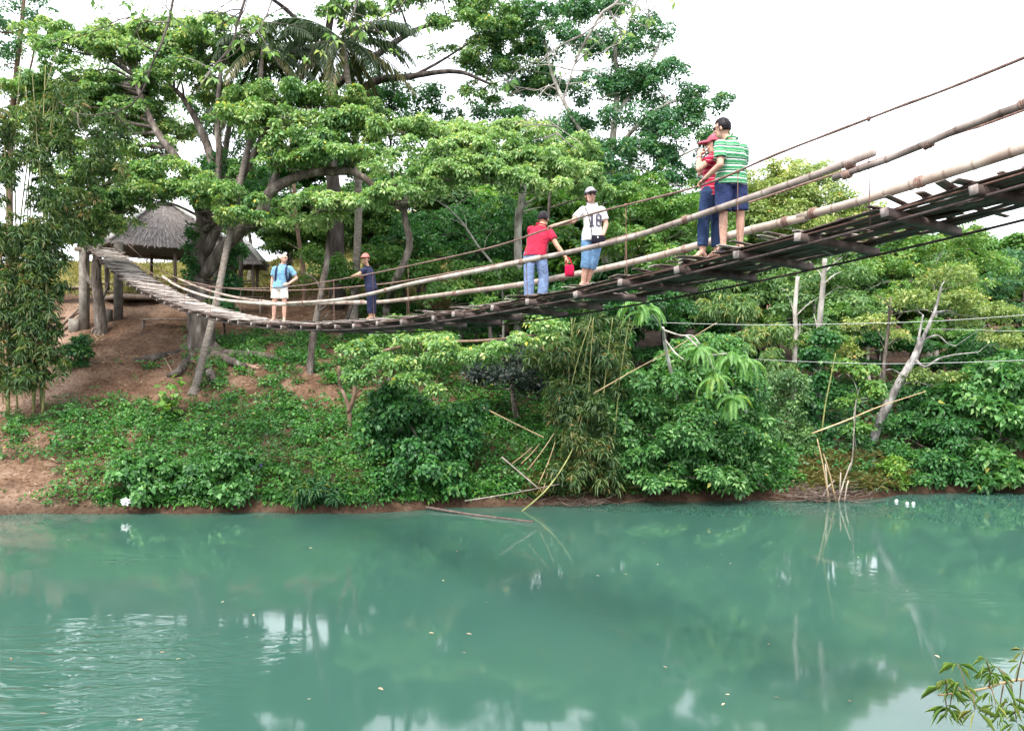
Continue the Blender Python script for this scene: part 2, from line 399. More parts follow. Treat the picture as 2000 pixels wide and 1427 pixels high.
def mat_water():
    m, n, l, b = new_mat('river_water')
    tc = n.new('ShaderNodeTexCoord')
    nb = n.new('ShaderNodeTexNoise'); nb.inputs['Scale'].default_value = .12; nb.inputs['Detail'].default_value = 3
    l.new(tc.outputs['Object'], nb.inputs['Vector'])
    r = ramp(n, [(.3, (.034, .093, .073)), (.7, (.043, .108, .084))])
    l.new(nb.outputs['Fac'], r.inputs[0]); l.new(r.outputs[0], b.inputs['Base Color'])
    b.inputs['Roughness'].default_value = .05
    b.inputs['IOR'].default_value = 1.36
    b.inputs['Subsurface Weight'].default_value = 1.0
    b.inputs['Subsurface Radius'].default_value = (1.0, 1.0, 1.0)
    b.inputs['Subsurface Scale'].default_value = .9
    # ripples: fine wavelets in patches, and a slow swell
    mp = n.new('ShaderNodeMapping'); mp.inputs['Rotation'].default_value = (0, 0, math.radians(-14)); mp.inputs['Scale'].default_value = (1.5, 3.6, 1)
    l.new(tc.outputs['Object'], mp.inputs[0])
    n1 = n.new('ShaderNodeTexNoise'); n1.inputs['Scale'].default_value = 1.0; n1.inputs['Detail'].default_value = 2.5; n1.inputs['Distortion'].default_value = .5
    l.new(mp.outputs[0], n1.inputs['Vector'])
    mk = n.new('ShaderNodeTexNoise'); mk.inputs['Scale'].default_value = .16; mk.inputs['Detail'].default_value = 2
    l.new(tc.outputs['Object'], mk.inputs['Vector'])
    mr = n.new('ShaderNodeMapRange'); mr.inputs[1].default_value = .6; mr.inputs[2].default_value = .88; mr.inputs[3].default_value = .003; mr.inputs[4].default_value = 1.0
    # a riffle: wind-ruffled water off the left of the near bank
    vd = n.new('ShaderNodeVectorMath'); vd.operation = 'DISTANCE'; vd.inputs[1].default_value = (-7.2, 12.6, 0); l.new(tc.outputs['Object'], vd.inputs[0])
    md = n.new('ShaderNodeMapRange'); md.inputs[1].default_value = 1.0; md.inputs[2].default_value = 6.0; md.inputs[3].default_value = .38; md.inputs[4].default_value = 0.0
    l.new(vd.outputs['Value'], md.inputs[0])
    ad = n.new('ShaderNodeMath'); ad.operation = 'ADD'; l.new(mk.outputs['Fac'], ad.inputs[0]); l.new(md.outputs[0], ad.inputs[1])
    l.new(ad.outputs[0], mr.inputs[0])
    b1 = n.new('ShaderNodeBump'); b1.inputs['Distance'].default_value = .06
    l.new(mr.outputs[0], b1.inputs['Strength']); l.new(n1.outputs['Fac'], b1.inputs['Height'])
    n3 = n.new('ShaderNodeTexNoise'); n3.inputs['Scale'].default_value = .8; n3.inputs['Detail'].default_value = 2
    l.new(tc.outputs['Object'], n3.inputs['Vector'])
    b2 = n.new('ShaderNodeBump'); b2.inputs['Distance'].default_value = .03; b2.inputs['Strength'].default_value = .07
    l.new(n3.outputs['Fac'], b2.inputs['Height']); l.new(b1.outputs[0], b2.inputs['Normal'])
    l.new(b2.outputs[0], b.inputs['Normal'])
    return m
wg = Geo()
wg.add([[-900, 3.5, 0], [900, 3.5, 0], [900, 60, 0], [-900, 60, 0]], None, [[0, 1, 2, 3]])
tag(obj('river', wg.mesh('river', mat_water())), kind='structure')

# ------------------------------------------------------------------ hanging bridge
TH = .6207; BX, BY, BW = 3.58, 10.93, 1.43
ST, CT = math.sin(TH), math.cos(TH)
def deck_z(s): return CAMZ + .9 + .0051 * (s - 10.17) ** 2
def deck(s, u=0.0, h=0.0):
    """s along the bridge (far is +), u across (camera side is -), h above the deck"""
    return np.array([BX - ST * s + CT * u, BY + CT * s + ST * u, deck_z(s) - .028 * u + h])
def deck_R(s):
    c = np.array([CT, ST, -.028]); c /= np.linalg.norm(c)
    t = np.array([-ST, CT, .0102 * (s - 10.17)]); t /= np.linalg.norm(t)
    z = np.cross(c, t)
    return np.stack([c, t, z], 1)          # columns: across, along, up
def s_at(px, u):
    k = (px - 1000) / F
    return (BX + CT * u - k * (BY + ST * u)) / (ST + k * CT)
def on_side(px, py, u):
    s = s_at(px, u); y = BY + CT * s + ST * u
    return P(px, py, y)

S0, S1 = -6.0, 41.2
bridge = empty('hanging_bridge', deck(S1, 0, -1), 'long sagging bamboo footbridge hung on cables across the green river', 'bridge')
BO = Vector(bridge.location)

def bpart(name, me_or_geo, mat=None, smooth=False):
    me = me_or_geo.mesh(name, mat, smooth, origin=BO) if isinstance(me_or_geo, Geo) else me_or_geo
    return obj(name, me, bridge, mat)

# slats: twelve shared shapes, placed one by one
slat_meshes = []; dark_slats = []
for k in range(14):
    ln = 1.46 + random.uniform(-.28, .26); wd = random.uniform(.06, .15); th = .014
    n = 7; xs = np.linspace(-ln / 2, ln / 2, n)
    arch = random.uniform(-.02, .03) * (1 - (2 * xs / ln) ** 2) + random.uniform(-.01, .02) * np.sin(xs * 3 + k)
    wob = .012 * np.sin(xs * 4 + k * 1.3)
    ww = wd * (1 - .25 * (np.abs(2 * xs / ln)) ** 6 * random.random())
    V = []
    for i in range(n):
        for (yy, zz) in ((-.5, 0), (.5, 0), (.42, 1), (-.42, 1)):
            V.append((xs[i], wob[i] + yy * ww[i], arch[i] + zz * th))
    f4 = []
    for i in range(n - 1):
        for j in range(4):
            f4.append((i * 4 + j, (i + 1) * 4 + j, (i + 1) * 4 + (j + 1) % 4, i * 4 + (j + 1) % 4))
    f4 += [(3, 2, 1, 0), ((n - 1) * 4, (n - 1) * 4 + 1, (n - 1) * 4 + 2, (n - 1) * 4 + 3)]
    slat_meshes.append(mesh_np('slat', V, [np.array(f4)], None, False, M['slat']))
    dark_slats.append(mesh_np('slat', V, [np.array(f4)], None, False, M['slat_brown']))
strip_meshes = []
for k in range(8):
    ln = random.uniform(2.0, 3.2); wd = random.uniform(.09, .17)
    g = Geo(); n = 6; ys = np.linspace(-ln / 2, ln / 2, n)
    V = []
    for i in range(n):
        wv = .02 * math.sin(ys[i] * 2 + k)
        for (xx, zz) in ((-.5, 0), (.5, 0), (.45, 1), (-.45, 1)):
            V.append((wv + xx * wd, ys[i], zz * .012 + .012 * math.sin(ys[i] * 3 + k * 2)))
    f4 = []
    for i in range(n - 1):
        for j in range(4):
            f4.append((i * 4 + j, i * 4 + (j + 1) % 4, (i + 1) * 4 + (j + 1) % 4, (i + 1) * 4 + j))
    f4 += [(0, 1, 2, 3), ((n - 1) * 4 + 3, (n - 1) * 4 + 2, (n - 1) * 4 + 1, (n - 1) * 4)]
    strip_meshes.append(mesh_np('bamboo_strip', V, [np.array(f4)], None, False, M['strip']))

def place(me, name, s, u, h, yaw=0, roll=0, pitch=0):
    o = bpy.data.objects.new(name, me); col.objects.link(o); o.parent = bridge
    R = Matrix([list(r) for r in deck_R(s)]).to_4x4()
    E_ = (Matrix.Rotation(yaw, 4, 'Z') @ Matrix.Rotation(roll, 4, 'Y') @ Matrix.Rotation(pitch, 4, 'X'))
    p = deck(s, u, h)
    o.matrix_local = Matrix.Translation(Vector(p) - BO) @ R @ E_
    return o
NS = 292
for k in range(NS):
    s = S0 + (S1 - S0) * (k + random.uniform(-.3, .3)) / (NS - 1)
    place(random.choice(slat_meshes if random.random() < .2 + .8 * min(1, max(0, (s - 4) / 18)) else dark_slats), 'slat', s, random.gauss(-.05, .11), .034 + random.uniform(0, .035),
          random.gauss(0, .13) + (random.gauss(0, .25) if random.random() < .15 else 0), random.gauss(.008, .03), random.gauss(0, .09))  # browner near, paler far: age and shade both put into the slat colour
for k in range(19):
    for j in range(11):
        s = S0 + (k + .5 + random.uniform(-.3, .3)) * (S1 - S0) / 19
        place(random.choice(strip_meshes), 'bamboo_strip', s, (j - 5) * .13 + random.gauss(0, .015), .006 + random.uniform(0, .016),
              random.gauss(0, .03), random.gauss(0, .03), 0)
# crossbeams with pale sawn ends
g = Geo(); box(g, (0, 0, 0), (BW + .1, .085, .09)); beam_me = g.mesh('crossbeam', M['beam'])
g = Geo(); box(g, (-(BW + .1) / 2 - .004, 0, 0), (.012, .088, .093)); bend_me = g.mesh('sawn_end', M['beam_end'])
s = S0 + .3; beam_s = []
while s < S1:
    beam_s.append(s)
    o = place(beam_me, 'crossbeam', s, random.gauss(-.01, .03), -.068, random.gauss(0, .04), random.gauss(0, .015), random.gauss(0, .1))
    e = bpy.data.objects.new('sawn_end', bend_me); col.objects.link(e); e.parent = o
    s += random.uniform(.92, 1.15)
# steel cables under the deck edges
for side in (-1, 1):
    for off, nm in ((.66, 'deck_cable'),):
        g = Geo(); pts = np.array([deck(s, side * off, -.127) for s in np.linspace(-13, S1 + .6, 90)])
        tube(g, pts, .016, 6); bpart(nm, g, M['cable'], True)
g = Geo(); tube(g, np.array([deck(s, -.68, -.02) for s in np.linspace(-13, S1, 90)]), .013, 5); bpart('edge_rod', g, M['rust'], True)

NROPE = [(2000, 113), (1740, 215), (1520, 300), (1370, 362), (1166, 415), (1070, 447), (960, 483), (800, 519), (690, 541), (580, 558), (480, 563), (380, 558), (320, 545), (262, 512), (215, 478)]
FROPE = [(2000, 215), (1880, 257), (1560, 363), (1400, 415), (1219, 461), (1117, 488), (1066, 498), (800, 547), (710, 558), (600, 566), (480, 566), (400, 556), (340, 540), (290, 512), (250, 478)]
def ext(pts, side, s_end=-13):
    """carry a rope on past the frame to the near tower"""
    s0 = s_at(2000, side); h = pts[0][2] - deck(s0, side)[2]
    return np.array([deck(s_end, side, h)] + [deck(lerp(s_end, s0, .5), side, h)] + list(pts))
near_rope = catmull(ext([on_side(a, b, -BW / 2) for a, b in NROPE], -BW / 2), 120)
far_rope = catmull(ext([on_side(a, b, BW / 2) for a, b in FROPE], BW / 2), 120)
for r_ in (near_rope, far_rope):
    g = Geo(); tube(g, r_, .0145 + .002 * np.sin(np.arange(120) * 1.3), 6); bpart('hand_rope', g, M['rope'], True)
def bamboo_pole(pts, r0, r1, mat, n=40, nodes=.38):
    """a pole with swollen nodes"""
    c = catmull(pts, n); ln = np.concatenate([[0], np.cumsum(np.linalg.norm(np.diff(c, axis=0), axis=1))])
    tot = ln[-1]; at = [0]
    p = 0
    while p < tot:
        p += nodes * random.uniform(.8, 1.2)
        for dlt in (-.03, 0, .03):
            if 0 < p + dlt < tot: at.append(p + dlt)
    at.append(tot); at = sorted(set(at))
    pts2 = np.stack([np.interp(at, ln, c[:, k]) for k in range(3)], 1)
    rr = np.interp(at, [0, tot], [r0, r1])
    for i in range(2, len(at) - 1, 3): rr[i] *= random.uniform(1.04, 1.12)
    g = Geo(); tube(g, pts2, rr, 8)
    va = np.full(len(at), .5); va[2:-1:3] = 0.0
    g.var[-1] = np.concatenate([np.repeat(va, 8), [.5, .5]])
    return g
def half(pxs, side, dr=0): return [on_side(a, b, side * (BW / 2 + dr)) for a, b in pxs]
rails = [
    ([(2040, 186), (1880, 252), (1750, 308), (1628, 350)], -1, .045, .04, 'pole_old', .03),
    ([(1709, 301), (1600, 343), (1480, 383), (1340, 428), (1230, 466), (1120, 490), (980, 520)], -1, .05, .042, 'pole_old', -.03),
    ([(1052, 504), (960, 524), (800, 555), (720, 575), (650, 586), (560, 593)], -1, .048, .04, 'pole', .04),
    ([(610, 591), (540, 594), (450, 589), (400, 578), (350, 560), (318, 540)], -1, .05, .045, 'pole', -.02),
    ([(2060, 270), (1900, 322), (1700, 385), (1560, 424)], 1, .072, .065, 'pole', .0),
    ([(1575, 421), (1450, 456), (1340, 486), (1230, 516), (1120, 538)], 1, .068, .058, 'pole', .0),
    ([(1135, 535), (1020, 556), (890, 573), (760, 587), (690, 591)], 1, .062, .05, 'pole', .0),
    ([(705, 591), (640, 592), (560, 592), (470, 582), (400, 566), (350, 545)], 1, .055, .045, 'pole', .0)]
for pts, side, r0, r1, mk, dr in rails:
    rl_ = bpart('bamboo_rail', bamboo_pole([p_ + rng.normal(0, .012, 3) for p_ in half(pts, side, dr)], r0 * .88, r1 * .85, M[mk]), M[mk], True)
    cc = catmull(half(pts, side, dr), 41)
    for i_ in (3, 20, 37):
        g = Geo(); d_ = nrm(cc[i_ + 1] - cc[i_ - 1])
        for q_ in range(4): tube(g, [cc[i_] + d_ * (-.036 + .024 * q_ - .01), cc[i_] + d_ * (-.036 + .024 * q_ + .01)], r0 * .98 + .004 * (q_ % 2), 9)
        obj('lashing', g.mesh('lashing', M['rope'], True, origin=BO), rl_)
# hangers from rope to deck edge
def rope_at(r_, s, u):
    ss = (r_[:, 0] - BX - CT * u) / -ST
    o = np.argsort(ss)
    return np.array([np.interp(s, ss[o], r_[o, k]) for k in range(3)])
for side, r_ in ((-1, near_rope), (1, far_rope)):
    for px in (1697, 1441, 1222, 1029, 797, 728, 652, 470, 410, 360, 320, 285):
        s = s_at(px, side * BW / 2)
        a = rope_at(r_, s, side * BW / 2); b = deck(s, side * BW / 2 * .96, -.12)
        mid = (a + b) / 2 + np.array([random.gauss(0, .01), 0, 0])
        g = Geo(); tube(g, catmull([a, mid, b], 7), .0055, 5); tube(g, [a + (0, 0, .02), a - (0, 0, .025)], .018, 6)
        bpart('hanger_wire', g, M['rust'])
# towers
for (u, w_, d_, mk, ex) in ((-.8, .4, .3, 'concrete', 0), (.78, .34, .34, 'concrete', .0)):
    c = deck(S1 + .3, u); gz = float(ground_z(c[0], c[1]))
    g = Geo(); top = c[2] + .35
    box(g, (c[0], c[1], (gz - .4 + top) / 2), (w_, d_, top - gz + .4)); 
    box(g, (c[0] - .42 if u < 0 else c[0] - .55, c[1] - .1, gz + .12), (.45, .4, .75))
    bpart('tower_post', g, M['concrete'])
    c = deck(-13, u); gz = float(ground_z(c[0], c[1]))
    g = Geo(); box(g, (c[0], c[1], (gz - .4 + c[2] + 1.2) / 2), (.4, .4, c[2] + 1.2 - gz + .4)); bpart('tower_post', g, M['concrete'])
g = Geo(); a, b = deck(S1 + .3, -1.25, -.2), deck(S1 + .3, 1.1, -.2); tube(g, [a, b], .11, 8); bpart('tower_crosspiece', g, M['timber'], True)
# deck beyond the frame, towards the near tower
g = Geo()
for k in range(44):
    s = -13 + k * .162; R = deck_R(s); box(g, deck(s, random.gauss(0, .05), .03), (1.5, .14, .015), R)
tag(bpart('near_slats', g, M['slat']), kind='stuff')

# ------------------------------------------------------------------ foliage tools
def leaf_geo(g, C, U, k, Ln, W, el=(-.3, .5), droop=.5, offs=.15, bias=0.0, fold=.12):
    """k folded leaves round every sprig centre C with axis U"""
    N = len(C)
    if N == 0: return
    C = np.repeat(C, k, 0); U = nrm(np.repeat(U, k, 0)); n = len(C)
    az = np.repeat(rng.uniform(0, 6.283, N), k) + np.tile(np.arange(k) * 6.283 / k, N) + rng.normal(0, .35, n)
    ref = np.where(np.abs(U[:, 2:3]) < .9, np.array([[0, 0, 1.0]]), np.array([[1.0, 0, 0]]))
    T = nrm(np.cross(U, ref)); B = np.cross(U, T)
    e = rng.uniform(el[0], el[1], n)
    D = np.cos(e)[:, None] * (np.cos(az)[:, None] * T + np.sin(az)[:, None] * B) + np.sin(e)[:, None] * U
    s = np.repeat(rng.uniform(.65, 1.3, N), k)[:, None] * rng.uniform(.7, 1.25, n)[:, None]
    base = C + D * (offs * rng.uniform(.3, 1.5, n))[:, None]
    side = nrm(np.cross(D, U) + 1e-6); nn = nrm(np.cross(side, D))
    tw = rng.normal(0, .5, n)[:, None]
    side = side * np.cos(tw) + nn * np.sin(tw)
    mid = base + D * Ln * s * .5
    D2 = nrm(D - np.array([0, 0, 1.0]) * (droop * rng.uniform(.5, 1.5, n))[:, None])
    tip = mid + D2 * Ln * s * .55
    up = nrm(np.cross(side, D))
    r = mid + side * W * s * .5 + up * fold * W
    l = mid - side * W * s * .5 + up * fold * W
    V = np.stack([base, r, tip, l], 1).reshape(-1, 3)
    i = np.arange(n)[:, None] * 4
    f3 = np.concatenate([i + np.array([[0, 1, 2]]), i + np.array([[0, 2, 3]])])
    var = np.clip(np.repeat(rng.normal(.5 + bias, .17, N), k) + rng.normal(0, .13, n), 0, .96)
    var = np.clip(var + .13 * vnoise(C[:, 0], C[:, 2], 1.1, 3) + .07 * vnoise(C[:, 1], C[:, 2], 2.3, 8), 0, .96)
    var[rng.random(n) < .005] = 1.0
    g.add(V, f3, None, np.repeat(var, 4))

def shell(lobes, dens, low=-.35, thick=.35):
    """points and outward normals on the upper shells of ellipsoids (cx,cy,cz,rx,ry,rz)"""
    Cs, Us = [], []
    for (cx, cy, cz, a, b, c) in lobes:
        area = 4 * math.pi * (((a * b) ** 1.6 + (a * c) ** 1.6 + (b * c) ** 1.6) / 3) ** (1 / 1.6)
        n = max(3, int(area * dens))
        d = nrm(rng.standard_normal((int(n * 1.6) + 4, 3)))
        d = d[(d[:, 2] > low) | (rng.random(len(d)) < .25)][:n]
        rr = 1 - thick * rng.random(len(d)) ** 1.5
        Cs.append(np.array([cx, cy, cz]) + d * rr[:, None] * np.array([a, b, c]))
        Us.append(nrm(d / np.array([a, b, c])))
    return np.concatenate(Cs), np.concatenate(Us)

def sub(lobes, m, frac, flat=.7, low=-.3, spread=.85):
    out = []
    for (cx, cy, cz, a, b, c) in lobes:
        k = max(2, int(m))
        d = nrm(rng.standard_normal((k * 3, 3)))
        d = d[d[:, 2] > low][:k]
        for v in d:
            q = spread * random.uniform(.55, 1.05)
            s = frac * random.uniform(.6, 1.35)
            r = (a * b * max(c, .3 * a)) ** (1 / 3)
            out.append((cx + v[0] * a * q, cy + v[1] * b * q, cz + v[2] * c * q, r * s, r * s, r * s * flat))
    return out

def grow(specs, a, b): return [(s_[0], s_[1], s_[2] * a, s_[3] * b, *s_[4:]) for s_ in specs]
def bridge_pads(specs, lim=1.25):
    out = list(specs)
    for i in range(len(specs)):
        for j in range(i):
            a, b = specs[i], specs[j]
            if abs(a[0] - b[0]) < lim * (a[2] + b[2]) * .75 and abs(a[1] - b[1]) < 1.3 * (a[3] + b[3]) and abs(a[4] - b[4]) < 2.2 and abs(a[0] - b[0]) > .4 * (a[2] + b[2]):
                out.append(((a[0] + b[0]) / 2 + random.uniform(-12, 12), (a[1] + b[1]) / 2 + random.uniform(-6, 8), (a[2] + b[2]) * .3, (a[3] + b[3]) * .38, (a[4] + b[4]) / 2 + random.uniform(-.4, .4)))
    return out
def lob(specs):
    """(px,py,rpx,rpy,d) -> ellipsoids"""
    out = []
    for sp in specs:
        px, py, rx, ry, d = sp[:5]
        c = P(px, py, d); k = d / F
        out.append((c[0], c[1], c[2], rx * k, (sp[5] if len(sp) > 5 else min(rx, 1.6 * ry + 20)) * k, ry * k))
    return out

def branch_to(g, src, dst, r0, r1, n=9, sag=.12, sides=6):
    src = np.asarray(src); dst = np.asarray(dst)
    m = (src + dst) / 2 + rng.normal(0, .06, 3) * np.linalg.norm(dst - src) + np.array([0, 0, sag * np.linalg.norm(dst - src)])
    tube(g, catmull([src, m, dst], n), np.linspace(r0, r1, n), sides, rough=.05)

ST_ = {   # leaf styles: leaves per sprig, length, width, elevation, droop, offset
    'rain':  dict(k=8, Ln=.17, W=.085, el=(-.45, .5), droop=.75, offs=.08),
    'broad': dict(k=7, Ln=.175, W=.09, el=(-.4, .6), droop=.6, offs=.08),
    'fine':  dict(k=8, Ln=.15, W=.075, el=(-.6, .8), droop=.5, offs=.1),
    'bamb':  dict(k=8, Ln=.3, W=.042, el=(-.9, .3), droop=1.1, offs=.05),
    'big':   dict(k=5, Ln=.17, W=.135, el=(-.5, .3), droop=.9, offs=.1),
    'coarse': dict(k=7, Ln=.3, W=.17, el=(-.5, .6), droop=.6, offs=.12)}

def plant(name, label, cat, base, lobes, style, leaf, dens=14, m=14, frac=.33, flat=.65, low=-.3, limbs=None, bark='bark', r0=.18, group=None, bias=0.0, twigs=True, thick=.35, spread=.85):
    """a tree or shrub: Empty > trunk, crown. limbs: list of polylines with radii; lobes hang on the nearest limb point"""
    base = np.asarray(base, float)
    root = empty(name, base, label, cat, group)
    tg = Geo(); anchors = []
    if limbs is None:
        top = np.mean([l[:3] for l in lobes], 0)
        limbs = [([base - (0, 0, .15), base + (top - base) * .5 + rng.normal(0, .12, 3), top], r0, r0 * .4)]
    for pts, a, b in limbs:
        c = catmull(pts, max(8, 5 * len(pts)))
        rr = np.linspace(a, b, len(c))
        tube(tg, c, rr, 10 if a > .15 else 7, rough=.05)
        anchors += [(p, r) for p, r in zip(c[2:], rr[2:])]
    A = np.array([a[0] for a in anchors]); AR = np.array([a[1] for a in anchors])
    if twigs:
        for l in lobes:
            c = np.array(l[:3]) - (0, 0, l[5] * .5)
            dd = np.linalg.norm(A - c, axis=1) + 1.2 * np.maximum(A[:, 2] - c[2], 0)
            i = int(np.argmin(dd)); r = min(AR[i] * .6, .035 + .018 * dd[i])
            branch_to(tg, A[i], c, r, r * .35)
            for q in range(3):
                e = c + rng.uniform(-.8, .8, 3) * np.array([l[3], l[4], l[5] * .6])
                branch_to(tg, c, e, r * .4, .008, 5, .05, 5)
    obj('trunk', tg.mesh('trunk', M[bark], True, origin=base), root)
    subl = sub(lobes, m, frac, flat, low, spread)
    C, U = shell(subl, dens, low, thick)
    U = nrm(U * .6 + np.array([0, 0, .55]))
    st = ST_[style]; lg = Geo()
    leaf_geo(lg, C, U, bias=bias, **st)
    tag(obj('crown', lg.mesh('crown', L[leaf], False, origin=base, usevar=True), root), kind='stuff')
    return root

# ------------------------------------------------------------------ hero trees
trunkA = [P(392, 712, 41.5), P(393, 650, 41.5), P(388, 560, 41.7), P(396, 480, 42), P(402, 420, 42)]
limbsA = [
    (trunkA, .66, .4),
    ([P(400, 440, 42), P(372, 360, 42), P(345, 310, 42), P(305, 255, 42.3), P(280, 200, 42.6), P(262, 150, 43)], .26, .1),
    ([P(404, 430, 42), P(415, 330, 42.5), P(395, 260, 43), P(360, 195, 43.5), P(330, 165, 44)], .26, .09),
    ([P(405, 420, 42), P(428, 320, 42), P(424, 235, 42), P(430, 150, 42), P(440, 70, 42)], .19, .07),
    ([P(400, 500, 41.8), P(440, 410, 41.5), P(480, 330, 41.2), P(512, 270, 41), P(545, 205, 41)], .26, .1),
    ([P(396, 540, 41.6), P(450, 470, 41), P(508, 418, 40.6), P(522, 382, 40.5), P(565, 352, 40.3), P(620, 336, 40.2), P(680, 335, 40)], .34, .17),
    ([P(508, 418, 40.6), P(560, 300, 40.8), P(620, 240, 41)], .2, .08),
    ([P(345, 312, 42), P(280, 330, 41), P(200, 365, 40), P(120, 420, 39.5)], .17, .05),
    ([P(398, 450, 41.8), P(430, 430, 40), P(470, 420, 38.6)], .16, .05),
]
for (dx, dd, z1) in ((-95, -.3, 705), (60, -.6, 712), (115, .4, 700), (-40, -.8, 730), (20, -1.0, 740)):
    e = on_ground(392 + dx, z1)
    limbsA.append(([P(392, 655, 41.5), P(392 + dx * .35, 690, 41.4 + dd * .3), e + (0, 0, .12), e + (dx * .012, -.2, -.15)], .36, .1))
padsA = [(150, 395, 85, 20, 40), (230, 345, 75, 22, 40), (325, 342, 70, 24, 40), (95, 462, 65, 18, 39), (205, 440, 55, 20, 39.3), (430, 388, 66, 32, 38.6), (475, 432, 60, 22, 38.4),
    (160, 92, 72, 22, 43), (245, 66, 65, 22, 44), (300, 112, 85, 20, 43), (128, 150, 62, 28, 43.5), (345, 136, 60, 16, 42), (235, 235, 85, 32, 44), (175, 295, 55, 24, 44.5),
    (540, 190, 85, 20, 41), (590, 235, 115, 26, 40), (475, 232, 70, 20, 40.3), (655, 198, 60, 22, 42), (600, 288, 85, 24, 39.6), (690, 262, 60, 24, 41), (640, 312, 75, 20, 40),
    (500, 120, 60, 18, 42.5), (420, 190, 60, 22, 43), (60, 250, 60, 26, 44), (330, 260, 50, 20, 44), (250, 180, 70, 20, 44), (420, 110, 60, 18, 43), (700, 220, 60, 22, 43), (60, 180, 60, 24, 45), (200, 200, 60, 22, 45), (120, 220, 60, 24, 45), (300, 190, 50, 18, 44.5), (330, 60, 60, 18, 44), (90, 70, 50, 20, 45), (300, 300, 60, 22, 43), (130, 340, 60, 22, 43), (180, 442, 55, 26, 38.6), (235, 405, 55, 22, 38.8), (285, 380, 50, 18, 39), (335, 368, 36, 16, 39.4), (150, 470, 40, 18, 38.4), (450, 52, 70, 16, 41), (395, 78, 55, 14, 42), (560, 320, 50, 16, 39.5), (690, 305, 60, 20, 39)]
rain_tree = plant('rain_tree', 'huge spreading rain tree with thick grey limbs and rooted trunk beside the hut', 'tree', trunkA[0], lob(bridge_pads(grow(padsA, 1.15, 1.1))), 'rain', 'rain', dens=20, m=17, frac=.29, flat=.75, low=-.2, thick=.6, spread=1.0, limbs=limbsA, bias=.08)

plant('climbing_vine', 'dark leafy vine climbing the trunk of the huge rain tree', 'vine', on_ground(440, 655), lob([(372, 470, 14, 40, 41), (370, 530, 12, 40, 41), (445, 560, 26, 40, 41.6), (455, 500, 24, 36, 41.8), (430, 600, 20, 34, 41.4), (455, 610, 18, 30, 41.5), (400, 380, 22, 40, 41.4), (420, 330, 26, 40, 42.6)]), 'broad', 'deep', dens=26, m=14, frac=.34, low=-.7, limbs=[([on_ground(440, 655) - (0, 0, .1), P(436, 600, 41.4), P(440, 540, 41.5), P(430, 470, 41.6), P(410, 380, 41.6)], .06, .02)])
baseB = on_ground(751, 628)
limbsB = [([baseB - (0, 0, .3), P(758, 590, baseB[1]), P(775, 545, 40), P(800, 480, 39.5), P(790, 410, 39.5), P(815, 340, 39.5)], .2, .13),
    ([P(680, 333, 40), P(715, 350, 39.8), P(745, 380, 39.6), P(790, 412, 39.5)], .17, .13),
    ([P(815, 340, 39.5), P(880, 310, 39.3), P(960, 305, 39.2), P(1060, 320, 39.2), P(1130, 330, 39.5)], .2, .06),
    ([P(815, 345, 39.5), P(840, 290, 40), P(880, 260, 40.3), P(990, 262, 41)], .16, .05),
    ([P(795, 400, 39.5), P(740, 395, 38.4), P(650, 402, 38), P(590, 432, 38.6)], .14, .04)]
padsB = [(800, 255, 85, 18, 39), (875, 258, 70, 16, 40), (855, 298, 95, 20, 38.3), (955, 288, 90, 22, 39), (1030, 318, 85, 24, 38.5), (1100, 338, 70, 28, 39), (1010, 264, 75, 16, 41), (785, 330, 75, 18, 38),
    (880, 343, 85, 18, 37.4), (775, 384, 75, 17, 37.4), (690, 402, 65, 17, 37.8), (620, 400, 60, 17, 38.3), (960, 343, 85, 20, 37.5), (1040, 366, 60, 20, 37.5), (1125, 300, 60, 28, 41), (1150, 372, 45, 28, 40), (585, 440, 50, 20, 39)]
plant('rain_tree', 'bright yellow-green tree spreading in flat tiers behind the man in the red t-shirt', 'tree', baseB, lob(bridge_pads(grow(padsB, 1.12, 1.1))), 'rain', 'rainy', dens=20, m=17, frac=.29, flat=.75, low=-.2, thick=.6, spread=1.0, limbs=limbsB, bias=.1)

baseC = on_ground(640, 560, 45)
baseC = np.array([(660 - 1000) / F * 47, 47, float(ground_z((660 - 1000) / F * 47, 47))])
limbsC = [([baseC - (0, 0, .3), P(655, 400, 47), P(640, 260, 47), P(650, 180, 47), P(640, 80, 47), P(660, -60, 47)], .42, .15),
    ([P(645, 240, 47), P(720, 165, 46.5), P(800, 150, 46), P(890, 140, 46), P(960, 165, 46)], .26, .06),
    ([P(650, 170, 47), P(740, 105, 46.5), P(820, 55, 46), P(900, 40, 46)], .22, .06),
    ([P(800, 152, 46), P(860, 120, 46), P(930, 75, 46)], .1, .04),
    ([P(645, 110, 47), P(560, 20, 46), P(470, -40, 45)], .16, .05)]
padsC = [(835, 16, 95, 20, 46), (905, 58, 80, 20, 46), (955, 25, 60, 24, 46), (880, 106, 55, 16, 46), (975, 95, 55, 30, 47), (1005, 160, 60, 32, 48), (760, -30, 90, 24, 46), (870, -50, 110, 26, 46), (600, -60, 110, 22, 46), (930, 190, 40, 20, 47), (690, 20, 60, 14, 46), (450, -60, 90, 20, 44), (320, -70, 80, 16, 43)]
plant('spreading_tree', 'tall tree with long dark horizontal limbs rising above the palms', 'tree', baseC, lob(grow(padsC, 1.2, 1.25)), 'rain', 'rain', dens=15, m=17, frac=.3, flat=.7, low=-.3, thick=.6, spread=1.0, limbs=limbsC, bark='bark_dark', bias=.02)

